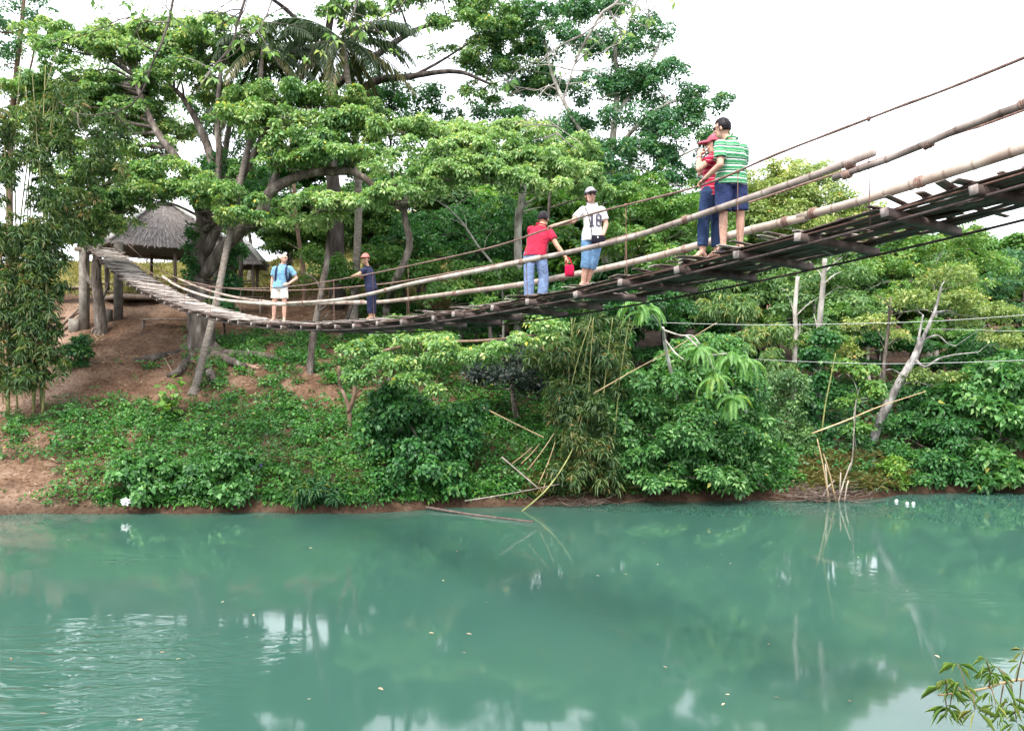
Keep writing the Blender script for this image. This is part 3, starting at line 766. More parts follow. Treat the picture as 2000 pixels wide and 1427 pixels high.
# tall airy tree to the right, against the sky
baseD = np.array([(1185 - 1000) / F * 47, 47, 0.0]); baseD[2] = ground_z(baseD[0], 47)
limbsD = [([baseD - (0, 0, .3), P(1185, 420, 47), P(1190, 330, 47), P(1197, 270, 47), P(1205, 180, 47), P(1200, 80, 47)], .3, .1),
    ([P(1190, 310, 47), P(1250, 240, 46.5), P(1310, 200, 46), P(1370, 190, 46)], .14, .04),
    ([P(1192, 330, 47), P(1130, 250, 47), P(1080, 150, 47), P(1060, 60, 47)], .16, .05),
    ([P(1200, 230, 47), P(1260, 140, 47), P(1290, 80, 47)], .12, .04),
    ([P(1190, 400, 47), P(1280, 330, 46), P(1360, 290, 45.5)], .12, .04)]
padsD = [(1010, 80, 60, 34, 48), (960, 140, 50, 30, 48), (1130, 30, 60, 34, 47.5), (1230, 160, 60, 34, 47.5), (1100, 300, 60, 34, 46.5), (1310, 235, 60, 36, 46.5), (1095, 90, 75, 34, 47), (1195, 100, 62, 32, 47), (1270, 75, 50, 40, 47), (1170, 180, 75, 30, 47), (1290, 165, 70, 38, 46.5), (1365, 205, 48, 42, 46), (1245, 240, 80, 30, 46), (1335, 275, 70, 40, 45.5), (1150, 245, 60, 26, 47), (1050, 40, 60, 32, 47), (1250, 310, 75, 34, 45.5), (1385, 335, 50, 40, 45.5), (1060, 170, 60, 30, 48), (1320, 345, 60, 34, 45), (1180, 20, 50, 30, 47), (1180, 300, 60, 34, 46)]
plant('airy_tree', 'tall slender tree with pale trunk and loose blue-green crown against the white sky', 'tree', baseD, lob(padsD), 'broad', 'blue', dens=11.5, m=17, frac=.34, flat=.75, low=-.5, limbs=limbsD, bark='bark_pale', spread=1.0)

# tree at the top left corner
baseE = np.array([(22 - 1000) / F * 46, 46, 0.0]); baseE[2] = ground_z(baseE[0], 46)
plant('thin_tree', 'thin-stemmed tree rising behind the bamboo clump', 'tree', baseE,
    lob([(35, 40, 50, 32, 46), (70, 15, 40, 24, 46), (10, 110, 36, 34, 46), (60, 95, 36, 26, 46), (-40, 30, 60, 50, 46), (60, -50, 70, 40, 46), (30, 180, 30, 24, 46)]), 'broad', 'blue', dens=8, m=14, frac=.32, low=-.5,
    limbs=[([baseE - (0, 0, .3), P(18, 400, 46), P(22, 250, 46), P(32, 140, 46), P(45, 20, 46), P(50, -60, 46)], .2, .08), ([P(25, 230, 46), P(60, 130, 46), P(75, 40, 46)], .08, .03)], bark='bark_red', spread=1.0)

# understorey and hillside trees: name, label, base px/d, lobes, style, leaf, density
def simple(name, label, cat, bpx, d, specs, style, leaf, dens, bark='bark', r0=.14, **kw):
    x = (bpx - 1000) / F * d
    return plant(name, label, cat, (x, d, float(ground_z(x, d))), lob(specs), style, leaf, dens=dens, bark=bark, r0=r0, **kw)

simple('forest_tree', 'mid-green bushy tree behind the couple on the bridge', 'tree', 1300, 44, [(1250, 400, 95, 50, 44), (1330, 430, 90, 55, 43.5), (1385, 400, 60, 55, 44), (1220, 480, 80, 50, 43), (1330, 520, 85, 45, 42.5), (1180, 420, 50, 45, 44), (1400, 480, 60, 50, 43)], 'broad', 'mid', 9, m=18, frac=.3)
simple('forest_tree', 'pale yellowing bushy tree beyond the bridge deck against the sky', 'tree', 1560, 51, [(1440, 420, 60, 50, 50), (1540, 400, 80, 50, 50.5), (1640, 440, 80, 45, 50.5), (1720, 450, 60, 40, 51), (1600, 350, 50, 36, 52), (1500, 380, 85, 50, 51), (1555, 350, 60, 36, 51), (1620, 405, 80, 45, 51), (1690, 425, 60, 40, 51), (1480, 440, 70, 50, 50), (1570, 450, 90, 50, 50), (1660, 470, 80, 40, 50), (1450, 380, 50, 50, 51), (1525, 330, 36, 26, 51)], 'broad', 'yellow', 9, m=18, frac=.3, bark='bark_pale')
simple('forest_tree', 'rounded fresh green tree below the far deck cable', 'tree', 1830, 49, [(1720, 530, 80, 45, 48), (1800, 490, 85, 55, 49), (1875, 475, 62, 45, 49), (1850, 560, 90, 50, 48), (1925, 530, 60, 50, 49), (1760, 590, 70, 40, 47)], 'broad', 'mid', 9, m=18, frac=.3, bark='bark_pale', bias=.12)
simple('forest_tree', 'green tree beside the white gap of sky on the right hillside', 'tree', 1990, 53, [(1970, 560, 70, 55, 52), (2030, 520, 70, 60, 53), (1930, 590, 50, 40, 51), (2080, 560, 80, 70, 53), (1985, 620, 70, 40, 50)], 'broad', 'blue', 8, m=18, frac=.3)
simple('forest_tree', 'dull olive tree hung with brown leaves below the bridge', 'tree', 1600, 45, [(1580, 560, 85, 50, 46), (1510, 600, 75, 50, 45), (1650, 610, 90, 45, 45), (1470, 560, 60, 40, 46), (1700, 660, 60, 45, 44), (1590, 660, 70, 45, 44), (1640, 540, 60, 40, 46)], 'broad', 'dull', 8, m=18, frac=.3, bark='bark_pale')
simple('forest_tree', 'ochre-flecked slim tree between the white trunks', 'tree', 1705, 42.5, [(1690, 640, 55, 40, 42.5), (1740, 655, 45, 35, 42.5), (1660, 690, 50, 34, 42)], 'broad', 'yellow', 8, m=14, frac=.32, bark='bark_pale')
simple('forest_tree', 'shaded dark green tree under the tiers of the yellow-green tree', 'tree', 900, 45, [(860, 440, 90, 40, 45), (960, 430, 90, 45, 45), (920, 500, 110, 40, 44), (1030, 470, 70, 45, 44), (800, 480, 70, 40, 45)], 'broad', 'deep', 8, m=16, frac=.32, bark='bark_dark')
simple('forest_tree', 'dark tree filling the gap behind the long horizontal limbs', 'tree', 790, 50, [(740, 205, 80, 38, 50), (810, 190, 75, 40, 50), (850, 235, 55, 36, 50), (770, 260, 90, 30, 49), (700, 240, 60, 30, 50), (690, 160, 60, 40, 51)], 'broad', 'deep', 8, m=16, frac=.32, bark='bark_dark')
simple('forest_tree', 'blue-green tree under the loose crown of the slender pale tree', 'tree', 1060, 46, [(1010, 235, 60, 30, 47), (1080, 270, 70, 36, 46), (1160, 330, 60, 40, 45), (1200, 370, 55, 40, 44.5), (960, 225, 45, 26, 47)], 'broad', 'blue', 9, m=16, frac=.32)
simple('forest_tree', 'loose-leaved tree filling the sky behind the left limbs of the huge rain tree', 'tree', 210, 52, [(110, 190, 60, 34, 52), (190, 150, 60, 30, 52), (250, 250, 60, 34, 52), (170, 270, 55, 34, 52), (300, 160, 50, 30, 52), (330, 230, 50, 34, 52), (90, 280, 50, 34, 52), (230, 330, 50, 26, 52), (120, 350, 50, 26, 52)], 'broad', 'dull', 5, m=15, frac=.32, spread=1.05)
simple('forest_tree', 'shadowy tree behind the forked limbs and palm crown of the huge rain tree', 'tree', 470, 49, [(430, 260, 50, 40, 49), (480, 310, 60, 40, 49), (540, 270, 60, 36, 49), (400, 330, 40, 36, 49), (450, 180, 50, 34, 49.5), (530, 160, 60, 34, 49.5), (390, 210, 40, 34, 49.5), (520, 380, 60, 36, 48.5), (450, 400, 50, 36, 48.5), (590, 120, 50, 34, 50), (560, 60, 60, 34, 50)], 'broad', 'deep', 6.5, m=16, frac=.32, spread=1.0)
# bank shrubs
simple('bank_shrub', 'big glossy green shrub dome hanging over the water', 'shrub', 1360, 34.6, [(1350, 850, 125, 75, 33.4), (1300, 770, 95, 75, 33.8), (1420, 770, 75, 75, 33.8), (1275, 880, 65, 60, 33.2), (1440, 880, 62, 62, 33.4), (1365, 915, 105, 38, 32.8), (1245, 800, 48, 62, 33.6), (1400, 700, 70, 48, 34.4), (1340, 700, 60, 45, 34.5), (1480, 840, 34, 45, 33.8), (1300, 940, 62, 26, 32.5), (1420, 942, 56, 26, 32.7), (1240, 918, 40, 40, 32.7), (1470, 925, 34, 34, 33)], 'broad', 'shrub', 22, m=24, frac=.26, low=-.6, bias=.06)
simple('bank_shrub', 'dark shrub draped in big heart-shaped vine leaves at the water edge', 'shrub', 810, 34, [(800, 840, 95, 75, 32.6), (880, 860, 66, 66, 32.6), (735, 850, 45, 75, 32.4), (830, 905, 85, 45, 32), (760, 940, 50, 26, 31.6), (880, 945, 40, 22, 31.8), (900, 810, 50, 45, 33), (780, 780, 70, 40, 33.2)], 'big', 'deep', 26, m=22, frac=.26, low=-.6, bias=.1)
baseT = on_ground(683, 835)
simple_limbs = [([baseT - (0, 0, .2), P(682, 800, baseT[1]), P(672, 770, baseT[1]), P(664, 755, baseT[1]), P(662, 715, baseT[1] - .3)], .1, .05), ([P(680, 805, baseT[1]), P(692, 775, baseT[1] - .1), P(698, 735, baseT[1] - .3), P(740, 690, 32.6), P(830, 670, 32), P(940, 665, 31.6), P(1040, 655, 31.4)], .1, .03), ([P(698, 740, baseT[1] - .2), P(760, 735, 31.8), P(850, 745, 31.4)], .05, .02)]
plant('forked_tree', 'small fork-trunked tree spreading a flat green tier under the bridge', 'tree', baseT, lob([(830, 676, 110, 24, 32), (760, 712, 75, 22, 31.6), (895, 700, 80, 20, 31.4), (715, 735, 45, 24, 31.8), (965, 690, 50, 20, 31.4), (1040, 668, 50, 24, 31.4), (1065, 640, 42, 20, 31.6), (850, 770, 20, 20, 31), (800, 742, 55, 18, 31.2), (700, 690, 50, 24, 32.4)]), 'rain', 'rain', dens=19, m=13, frac=.33, flat=.55, low=-.15, limbs=simple_limbs, bark='bark_red', bias=.06)
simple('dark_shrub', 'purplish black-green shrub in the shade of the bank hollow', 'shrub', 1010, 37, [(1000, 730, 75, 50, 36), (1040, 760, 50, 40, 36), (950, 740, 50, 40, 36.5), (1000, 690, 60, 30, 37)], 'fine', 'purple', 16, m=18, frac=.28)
simple('bank_shrub', 'leafy green shrub right of the leaning trunk, branches drooping to the water', 'shrub', 1945, 38, [(1955, 740, 62, 50, 37), (1895, 790, 70, 50, 37), (1960, 830, 60, 55, 36.4), (1925, 900, 55, 42, 36), (2020, 800, 60, 90, 36.6), (1985, 925, 45, 26, 35.2), (1930, 940, 40, 18, 35.2)], 'coarse', 'shrub', 14, m=20, frac=.28, low=-.6, bias=.05)
simple('bank_shrub', 'low dark shrub under the leaning trunk at the water edge', 'shrub', 1840, 37.6, [(1850, 850, 75, 50, 36.6), (1790, 840, 55, 50, 37), (1835, 905, 70, 36, 36), (1760, 890, 40, 36, 36.2), (1880, 930, 45, 24, 35.4), (1805, 938, 45, 18, 35.2)], 'broad', 'deep', 17, m=20, frac=.28, low=-.5, bias=.05)
simple('bank_shrub', 'small yellow-green bush on the muddy point by the twig pile', 'shrub', 1725, 35.6, [(1725, 915, 42, 30, 35.2), (1690, 930, 36, 22, 35), (1750, 940, 26, 18, 35)], 'fine', 'heart', 24, m=14, frac=.32, r0=.05)
simple('bank_shrub', 'drab grey-green thicket between glossy shrub dome and vine-covered stem', 'shrub', 1530, 36.5, [(1540, 780, 46, 70, 36.4), (1520, 870, 36, 70, 35.6), (1560, 870, 44, 55, 36), (1495, 930, 36, 34, 34.4), (1550, 920, 45, 34, 35)], 'fine', 'dull', 16, m=20, frac=.28, low=-.6, bias=-.1)
simple('bank_shrub', 'round leafed pale sapling behind the leaning bamboo stakes', 'sapling', 1672, 36.5, [(1700, 765, 32, 28, 36.5), (1660, 785, 22, 18, 36.5), (1690, 725, 30, 20, 37), (1650, 720, 24, 18, 37.2), (1680, 840, 26, 18, 36)], 'big', 'mid', 26, m=10, frac=.4, r0=.035, bark='bark_pale')
simple('vine_column', 'dark vine-smothered stem standing behind the bamboo stakes', 'vine', 1590, 37.6, [(1588, 700, 26, 34, 37.4), (1600, 750, 28, 40, 37.4), (1578, 800, 28, 45, 37.2), (1590, 850, 36, 36, 37), (1612, 660, 26, 24, 37.6)], 'big', 'deep', 28, m=14, frac=.36, low=-.7)
simple('bank_shrub', 'sprawling green shrub in front of the concrete tower foot slope under boy', 'shrub', 660, 43, [(650, 545, 70, 30, 44), (720, 560, 60, 35, 44), (620, 510, 50, 25, 45), (800, 540, 70, 35, 43.5), (760, 510, 60, 25, 44)], 'broad', 'mid', 14, m=16, frac=.3)
simple('bank_shrub', 'green shrub behind the knees of the man in the red shirt', 'shrub', 960, 41, [(930, 540, 80, 40, 41), (1010, 560, 70, 40, 40.6), (880, 580, 70, 35, 40.4), (980, 610, 80, 34, 39.6)], 'broad', 'mid', 12, m=16, frac=.3)
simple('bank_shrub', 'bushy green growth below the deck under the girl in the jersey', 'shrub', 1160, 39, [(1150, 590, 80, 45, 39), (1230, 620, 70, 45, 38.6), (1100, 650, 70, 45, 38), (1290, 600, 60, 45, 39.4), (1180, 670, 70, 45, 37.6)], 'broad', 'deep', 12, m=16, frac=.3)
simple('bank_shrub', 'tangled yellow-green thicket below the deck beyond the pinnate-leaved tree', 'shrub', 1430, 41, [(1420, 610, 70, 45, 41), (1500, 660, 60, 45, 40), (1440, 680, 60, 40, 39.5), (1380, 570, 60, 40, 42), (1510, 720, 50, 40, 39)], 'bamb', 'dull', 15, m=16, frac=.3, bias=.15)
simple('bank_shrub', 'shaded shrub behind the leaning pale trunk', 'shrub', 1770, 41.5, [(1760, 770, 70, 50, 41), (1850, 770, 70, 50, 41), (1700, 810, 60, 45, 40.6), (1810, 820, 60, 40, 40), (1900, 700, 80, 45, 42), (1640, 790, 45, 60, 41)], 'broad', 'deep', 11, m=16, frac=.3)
simple('leaning_tree_understorey', 'bright fine-leaved shrub on the left bank beside the white notice board', 'shrub', 760, 38.5, [(770, 640, 50, 25, 38), (820, 650, 60, 30, 38), (740, 665, 30, 18, 37.6)], 'broad', 'mid', 14, m=14, frac=.32)

# leaning pale-trunked tree on the right
baseLn = on_ground(1697, 868)
dL = baseLn[1]
limbsL = [([baseLn - (0, 0, .3), P(1722, 815, dL), P(1752, 755, dL - .2), P(1775, 715, dL - .4), P(1790, 690, dL - .5), P(1800, 660, dL - .5)], .2, .13),
    ([P(1790, 690, dL - .5), P(1812, 640, dL - .6), P(1828, 600, dL - .6), P(1838, 560, dL - .6)], .1, .04),
    ([P(1790, 688, dL - .5), P(1796, 650, dL - .4), P(1803, 615, dL - .4)], .07, .03),
    ([P(1786, 700, dL - .5), P(1806, 716, dL - .8), P(1835, 700, dL - 1), P(1870, 692, dL - 1.2), P(1910, 688, dL - 1.4)], .065, .02),
    ([P(1800, 665, dL - .5), P(1830, 655, dL - .6), P(1850, 670, dL - .7), P(1866, 676, dL - .8)], .05, .015),
    ([P(1775, 716, dL - .4), P(1770, 735, dL - .6), P(1745, 722, dL - .7), P(1730, 722, dL - .8)], .035, .012)]
plant('leaning_tree', 'pale-barked tree leaning out from the right bank with bare forked limbs', 'tree', baseLn, lob([(1870, 600, 80, 30, 38.5), (1818, 742, 60, 22, 37.4), (1940, 620, 60, 40, 39), (1790, 590, 46, 32, 39), (1860, 545, 60, 30, 39.5), (1950, 670, 50, 28, 38.5)]), 'fine', 'yellow', dens=14, m=16, frac=.3, low=-.3, limbs=limbsL, bark='bark_lichen', bias=-.12)

# standing white trunks among the right-hand trees
def bare_trunk(label, pts, r0, r1, bark, group=None):
    pts = [np.asarray(p) for p in pts]
    b = pts[0].copy(); b[2] = float(ground_z(b[0], b[1])); 
    root = empty('bare_tree', b, label, 'tree', group)
    g = Geo(); c = catmull([b - (0, 0, .2)] + pts, 22); tube(g, c, np.linspace(r0, r1, 22), 8, rough=.06)
    obj('trunk', g.mesh('trunk', M[bark], True, origin=b), root)
    g = Geo()
    for k in range(5):
        q = c[int(lerp(9, 20, random.random()))]
        branch_to(g, q, q + np.array([random.uniform(-1.2, 1.2), random.uniform(-.4, .4), random.uniform(.3, 1.1)]), r1 * .5, .008, 6, .05, 5)
    tag(obj('bare_branch', g.mesh('bare_branch', M[bark], True, origin=b), root), kind='stuff')
    return root
bare_trunk('white-barked straight trunk just left of the dark vine-smothered stem', [P(1550, 745, 40), P(1554, 660, 40), P(1553, 600, 40), P(1558, 540, 40)], .13, .09, 'bark_pale')
bare_trunk('pale trunk rising out of the dark vine-smothered stem', [P(1598, 700, 39), P(1600, 640, 39), P(1607, 560, 39), P(1611, 505, 39)], .16, .1, 'bark_pale')
bare_trunk('thin grey trunk between the vine column and the leaning tree', [P(1726, 720, 40), P(1733, 660, 40), P(1740, 580, 40)], .09, .06, 'bark')
bare_trunk('pale trunk behind the head of the man in the red shirt', [P(1012, 450, 42), P(1018, 400, 42), P(1024, 340, 42)], .2, .15, 'bark_pale')
bare_trunk('reddish leaning trunk behind the man with the backpack', [P(594, 540, 47), P(584, 470, 47), P(578, 420, 47), P(574, 360, 47)], .13, .09, 'bark_red')
bare_trunk('slanting grey trunk rising from the bank below the deck under the man with backpack', [P(606, 712, 38.5), P(612, 660, 38.5), P(622, 600, 38.5), P(640, 500, 39.5), P(650, 380, 40)], .17, .12, 'bark')
bare_trunk('dead whitish sapling crossing the gap under the tiers of the yellow-green tree', [P(980, 560, 40), P(930, 475, 39), P(890, 420, 38.6), P(830, 375, 38.4)], .06, .03, 'bark_pale')

# ------------------------------------------------------------------ background trees: three kinds, copied
def proto(kind):
    z0 = 0.0
    lobes = [(random.uniform(-2, 2), random.uniform(-1.8, 1.8), random.uniform(4.4, 8.2), random.uniform(1.1, 1.8), random.uniform(1.1, 1.7), random.uniform(.8, 1.3)) for _ in range(11)]
    root = plant('background_tree', '', '', (0, 0, 0), lobes, 'coarse', ['deep', 'mid', 'dull'][kind], dens=8, m=14, frac=.36, low=-.4, limbs=[([(0, 0, -.3), (random.uniform(-.3, .3), 0, 2.5), (0, 0, 5), (0, 0, 7)], .2, .07)], bark=['bark_dark', 'bark', 'bark_pale'][kind])
    return root
protos = [proto(k) for k in range(3)]
used = [False] * 3
KC = ['dark', 'mid-green', 'dull olive']
ZONES = [(70, 'behind the tall bamboo clump'), (560, 'behind the small low shelter'), (700, 'behind the slanting grey trunk'), (880, 'behind the youth in navy'), (1080, 'behind the man in red'), (1230, 'behind the woman in jersey'), (1450, 'behind the couple'), (1700, 'behind the yellowing tree'), (1880, 'behind the pale leaning tree'), (9999, 'behind the drooping shrub')]
RANK = {63: 'on the far skyline of the wood', 56: 'high in the wood', 50.5: 'in the middle of the wood', 46.5: 'low in the wood', 42.5: 'at the front edge of the wood'}
def bg_label(kind, px, d):
    z = next(t for lim, t in ZONES if px < lim); r = RANK[min(RANK, key=lambda q: abs(q - d))]
    return '%s leafy tree %s %s' % (KC[kind], r, z)
def bg_tree(kind, px, toppy, d, wide=1.0):
    x = (px - 1000) / F * d; gz = float(ground_z(x, d)); top = CAMZ + (713.5 - toppy) / F * d
    sc = max(.35, (top - gz) / 9.2)
    src = protos[kind]
    if used[kind]:
        r = src.copy(); col.objects.link(r)
        for ch in src.children:
            c = ch.copy(); col.objects.link(c); c.parent = r
    else:
        r = src; used[kind] = True
    r.location = (x, d, gz); r.rotation_euler = (0, 0, random.uniform(0, 6.28)); r.scale = (sc * wide, sc * wide, sc)
    lb = bg_label(kind, px, d); tag(r, lb, 'tree', lb.split(' leafy ')[0] + ' trees ' + lb.split(' tree ')[1])
rb = random.Random(5)
spots = []
TOPS = [(-260, 300), (-120, 340), (0, 420), (60, 460), (200, 440), (300, 470), (380, 420), (430, 330), (560, 300), (720, 290), (860, 290), (900, 330), (1000, 300), (1200, 320), (1400, 340), (1460, 380), (1700, 420), (1860, 440), (1960, 470), (2000, 520), (2060, 500), (2200, 470)]
for row, (d0, off, kinds) in enumerate(((63, 0, (0, 1, 1, 2)), (56, 45, (0, 1, 1, 2)), (50.5, 110, (0, 1, 1)), (46.5, 190, (0, 0, 1)), (42.5, 265, (0, 0, 1)))):
    px = -240 + row * 17
    while px < 2200:
        if not (-60 < px < (395 if row < 2 else 560)) and not (px < -60 and row > 2) and not (row >= 3 and px < 700) and not (row == 4 and px < 880):
            top = np.interp(px, [t[0] for t in TOPS], [t[1] for t in TOPS]) + off + rb.uniform(-20, 40)
            spots.append((rb.choice(kinds if px < 1420 else kinds + (1, 2)), px, top, d0 + rb.uniform(-1.5, 1.5), rb.uniform(1.0, 1.3)))
        px += rb.uniform(75, 110)
for (k, px, py, d, w) in spots:
    bg_tree(k, px, py, d, w)

# ------------------------------------------------------------------ palms
def palm(name, label, trunk_pts, r0, r1, nf, flen, tilt0=0.9, seed=1, base=None, leafw=.05):
    rs = np.random.default_rng(seed)
    tp = [np.asarray(p) for p in trunk_pts]; b = tp[0]
    root = empty(name, b, label, 'palm tree')
    c = catmull(tp, 70); rr = np.linspace(r0, r1, 70) * (1 + .05 * (np.arange(70) % 2)); rr[:5] *= np.linspace(1.6, 1, 5)
    g = Geo(); tube(g, c, rr, 9); obj('trunk', g.mesh('trunk', M['palm_trunk'], True, origin=b), root)
    top = c[-1]
    for k in range(nf):
        az = k * 2.399 + rs.normal(0, .2); el = tilt0 - 1.5 * (k / nf) + rs.normal(0, .12)
        h = np.array([math.cos(az), math.sin(az), 0]); n = 16; pts = [top.copy()]; e = el
        L_ = flen * rs.uniform(.85, 1.1)
        for i in range(n):
            e -= (.055 + .05 * i / n) * (1.2 if el > 0 else .7)
            pts.append(pts[-1] + (h * math.cos(e) + np.array([0, 0, math.sin(e)])) * L_ / n)
        pts = np.array(pts); g = Geo(); tube(g, pts, np.linspace(.045, .008, n + 1), 5)
        m = 46; u = np.linspace(.1, .99, m) * n
        Q = np.stack([np.interp(u, np.arange(n + 1), pts[:, j]) for j in range(3)], 1)
        T = nrm(np.gradient(Q, axis=0)); S = np.array([-h[1], h[0], 0.0])
        for sd in (-1, 1):
            ln = flen * .24 * np.sin(np.pi * (.12 + .82 * np.linspace(0, 1, m))) * rs.uniform(.8, 1.1, m)
            D = nrm(S * sd * rs.uniform(.5, .9, (m, 1)) + T * .55 - np.array([0, 0, 1.0]) * rs.uniform(.35, .8, (m, 1)))
            mid = Q + D * ln[:, None] * .5; tip = mid + nrm(D - (0, 0, .9)) * ln[:, None] * .5
            wv = T * leafw
            V = np.stack([Q, mid + wv * .5, tip, mid - wv * .5], 1).reshape(-1, 3); i4 = np.arange(m)[:, None] * 4
            va = np.clip(rs.normal(.42 if k < nf * .75 else .85, .15, m), 0, 1)
            g.add(V, np.concatenate([i4 + [[0, 1, 2]], i4 + [[0, 2, 3]]]), None, np.repeat(va, 4))
        obj('frond', g.mesh('frond', L['palm'], False, origin=b, usevar=True), root)
    return root
pb = on_ground(377, 766)
palm('coconut_palm', 'slender leaning coconut palm with ringed grey trunk crossing in front of the big tree', [pb - (0, 0, .2), P(392, 715, pb[1] + .1), P(418, 610, 37.8), P(440, 500, 38.9), P(470, 350, 40.5), P(490, 265, 41.2), P(507, 170, 41.6), P(512, 95, 42)], .165, .11, 20, 3.6, seed=3)
x = (690 - 1000) / F * 44.5
palm('coconut_palm', 'dark-crowned coconut palm with drooping brown fronds beneath the long horizontal limbs', [np.array([x, 44.5, float(ground_z(x, 44.5)) - .2]), P(700, 400, 44.3), P(692, 250, 44), P(668, 80, 43.5)], .2, .14, 26, 4.6, seed=5)
x = (420 - 1000) / F * 50
palm('coconut_palm', 'coconut palm half hidden behind the main limbs of the huge rain tree', [np.array([x, 50, float(ground_z(x, 50)) - .2]), P(425, 420, 50), P(440, 300, 50), P(455, 200, 50)], .2, .13, 16, 3.6, seed=8)

# ------------------------------------------------------------------ bamboo
def bamboo_clump(label, base_px, d, culms, lobes, leaf='bamboo', dens=11, mat='bamboo_green', m=18, r=.045, frac=.3):
    x = (base_px[0] - 1000) / F * d; b = np.array([x, d, float(ground_z(x, d))])
    root = empty('bamboo_clump', b, label, 'bamboo')
    for pts in culms:
        q = [np.asarray(p, float) for p in pts]
        q0 = q[0].copy(); q0[2] = float(ground_z(q0[0], q0[1])) - .1; q[0] = q0
        gg = bamboo_pole(q, r * random.uniform(.8, 1.2), r * .35, None, 30, .45)
        obj('culm', gg.mesh('culm', M[mat], True, origin=b), root)
    subl = sub(lobes, m, frac, 1.1, -.8, .95)
    C, U = shell(subl, dens, -.9, .6)
    lg = Geo(); U = nrm(U * .5 + np.array([0, 0, .6]))
    leaf_geo(lg, C, U, **ST_['bamb'])
    tag(obj('leaves', lg.mesh('leaves', L[leaf], False, origin=b, usevar=True), root), kind='stuff')
    return root
cul = []
for k in range(16):
    px = -40 + random.uniform(0, 125); d = 35.4 + random.uniform(-.6, .9); lean = random.uniform(-60, 110); b0 = random.uniform(-14, 14)
    cul.append([P(px, 780, d), P(px + b0, 640, d), P(px + lean * .25 + b0, 460, d + .2), P(px + lean * .6, 280, d + .4), P(px + lean * 1.3, 140 + random.uniform(-60, 90), d + .5)])
bamboo_clump('tall bamboo clump with drooping narrow leaves at the left end of the bank path', (20, 775), 35.4, cul,
    lob([(60, 640, 50, 60, 35.2), (40, 560, 46, 60, 35.2), (85, 560, 40, 55, 35), (40, 460, 50, 60, 35.4), (100, 500, 36, 50, 35.2), (115, 400, 56, 55, 35.6), (40, 350, 56, 60, 35.6), (40, 250, 50, 50, 36), (160, 300, 55, 60, 36), (220, 260, 46, 50, 36.2), (130, 210, 50, 45, 36), (20, 700, 40, 50, 34.8), (70, 710, 36, 44, 34.9), (95, 640, 30, 44, 34.9), (60, 740, 36, 24, 34.7), (0, 640, 36, 50, 34.9), (80, 460, 46, 50, 35), (150, 380, 46, 50, 35.8), (200, 330, 50, 40, 36), (90, 300, 50, 50, 36), (-30, 500, 50, 120, 35), (-30, 300, 50, 100, 36), (60, 660, 46, 60, 34.8), (30, 600, 46, 60, 35), (90, 600, 40, 60, 34.9), (60, 530, 46, 50, 35), (20, 480, 46, 60, 35.2), (100, 700, 30, 40, 34.8), (20, 740, 40, 26, 34.7), (110, 450, 40, 50, 35.2)]), dens=7, m=16, frac=.27)
cul = []
for k in range(10):
    px = 1080 + k * 13; d = 33.6 + random.uniform(-.6, .8); lean = random.uniform(-50, 60)
    cul.append([P(px, 960, d), P(px + lean * .1, 860, d), P(px + lean * .5, 730, d + .1), P(px + lean * 1.1, 620, d)])
bamboo_clump('feathery grey-green bamboo thicket beside the glossy shrub dome', (1140, 950), 33.4, cul,
    lob([(1130, 820, 66, 60, 33), (1160, 900, 56, 50, 32.6), (1085, 700, 60, 50, 34), (1180, 720, 52, 66, 34), (1100, 780, 52, 44, 33.4), (1190, 940, 34, 34, 32.6), (1110, 930, 48, 36, 32.4), (1170, 640, 50, 45, 34.6)]), dens=11, r=.03)
# near bamboo at the lower right corner, on the camera's own bank
def near_bamboo():
    b = np.array([3.3, 3.6, float(ground_z(3.3, 3.6))])
    root = empty('bamboo_shoot', b, 'leafy bamboo twig reaching over the water from the near bank', 'bamboo')
    main = [b - (0, 0, .1), np.array([3.2, 4.0, 2.9]), np.array([2.9, 4.3, 3.38]), P(2000, 1327, 4.4), P(1920, 1345, 4.4), P(1832, 1357, 4.4)]
    g = bamboo_pole(main, .016, .004, None, 40, .16); obj('culm', g.mesh('culm', M['bamboo_dry'], True, origin=b), root)
    tw = [(1985, 1330, 2000, 1270), (1975, 1332, 1945, 1300), (1940, 1340, 1925, 1285), (1932, 1342, 1936, 1310), (1890, 1350, 1870, 1295), (1880, 1350, 1850, 1330), (1850, 1355, 1846, 1325), (1995, 1330, 1990, 1390), (1960, 1336, 1950, 1400), (1975, 1335, 1985, 1410), (1935, 1342, 1945, 1375), (1900, 1350, 1905, 1385), (1860, 1354, 1855, 1385), (1845, 1356, 1850, 1395)]
    gt = Geo(); gl = Geo(); C = []; 
    for (a, b_, c, d_) in tw:
        p, q = P(a, b_, 4.4), P(c, d_, 4.4 + random.uniform(-.12, .12))
        tube(gt, catmull([p, (p + q) / 2 + (0, 0, .01), q], 6), np.linspace(.004, .002, 6), 5); C += [q, (p + q) / 2 + rng.normal(0, .02, 3)]
    tag(obj('twig', gt.mesh('twig', M['bamboo_dry'], True, origin=b), root), kind='stuff')
    C = np.array(C)
    leaf_geo(gl, C, np.tile([[0, 0, 1.0]], (len(C), 1)), 6, .1, .0065, (-.9, .3), 1.1, .01, .1)
    obj('leaves', gl.mesh('leaves', L['fresh'], False, origin=b, usevar=True), root)
near_bamboo()

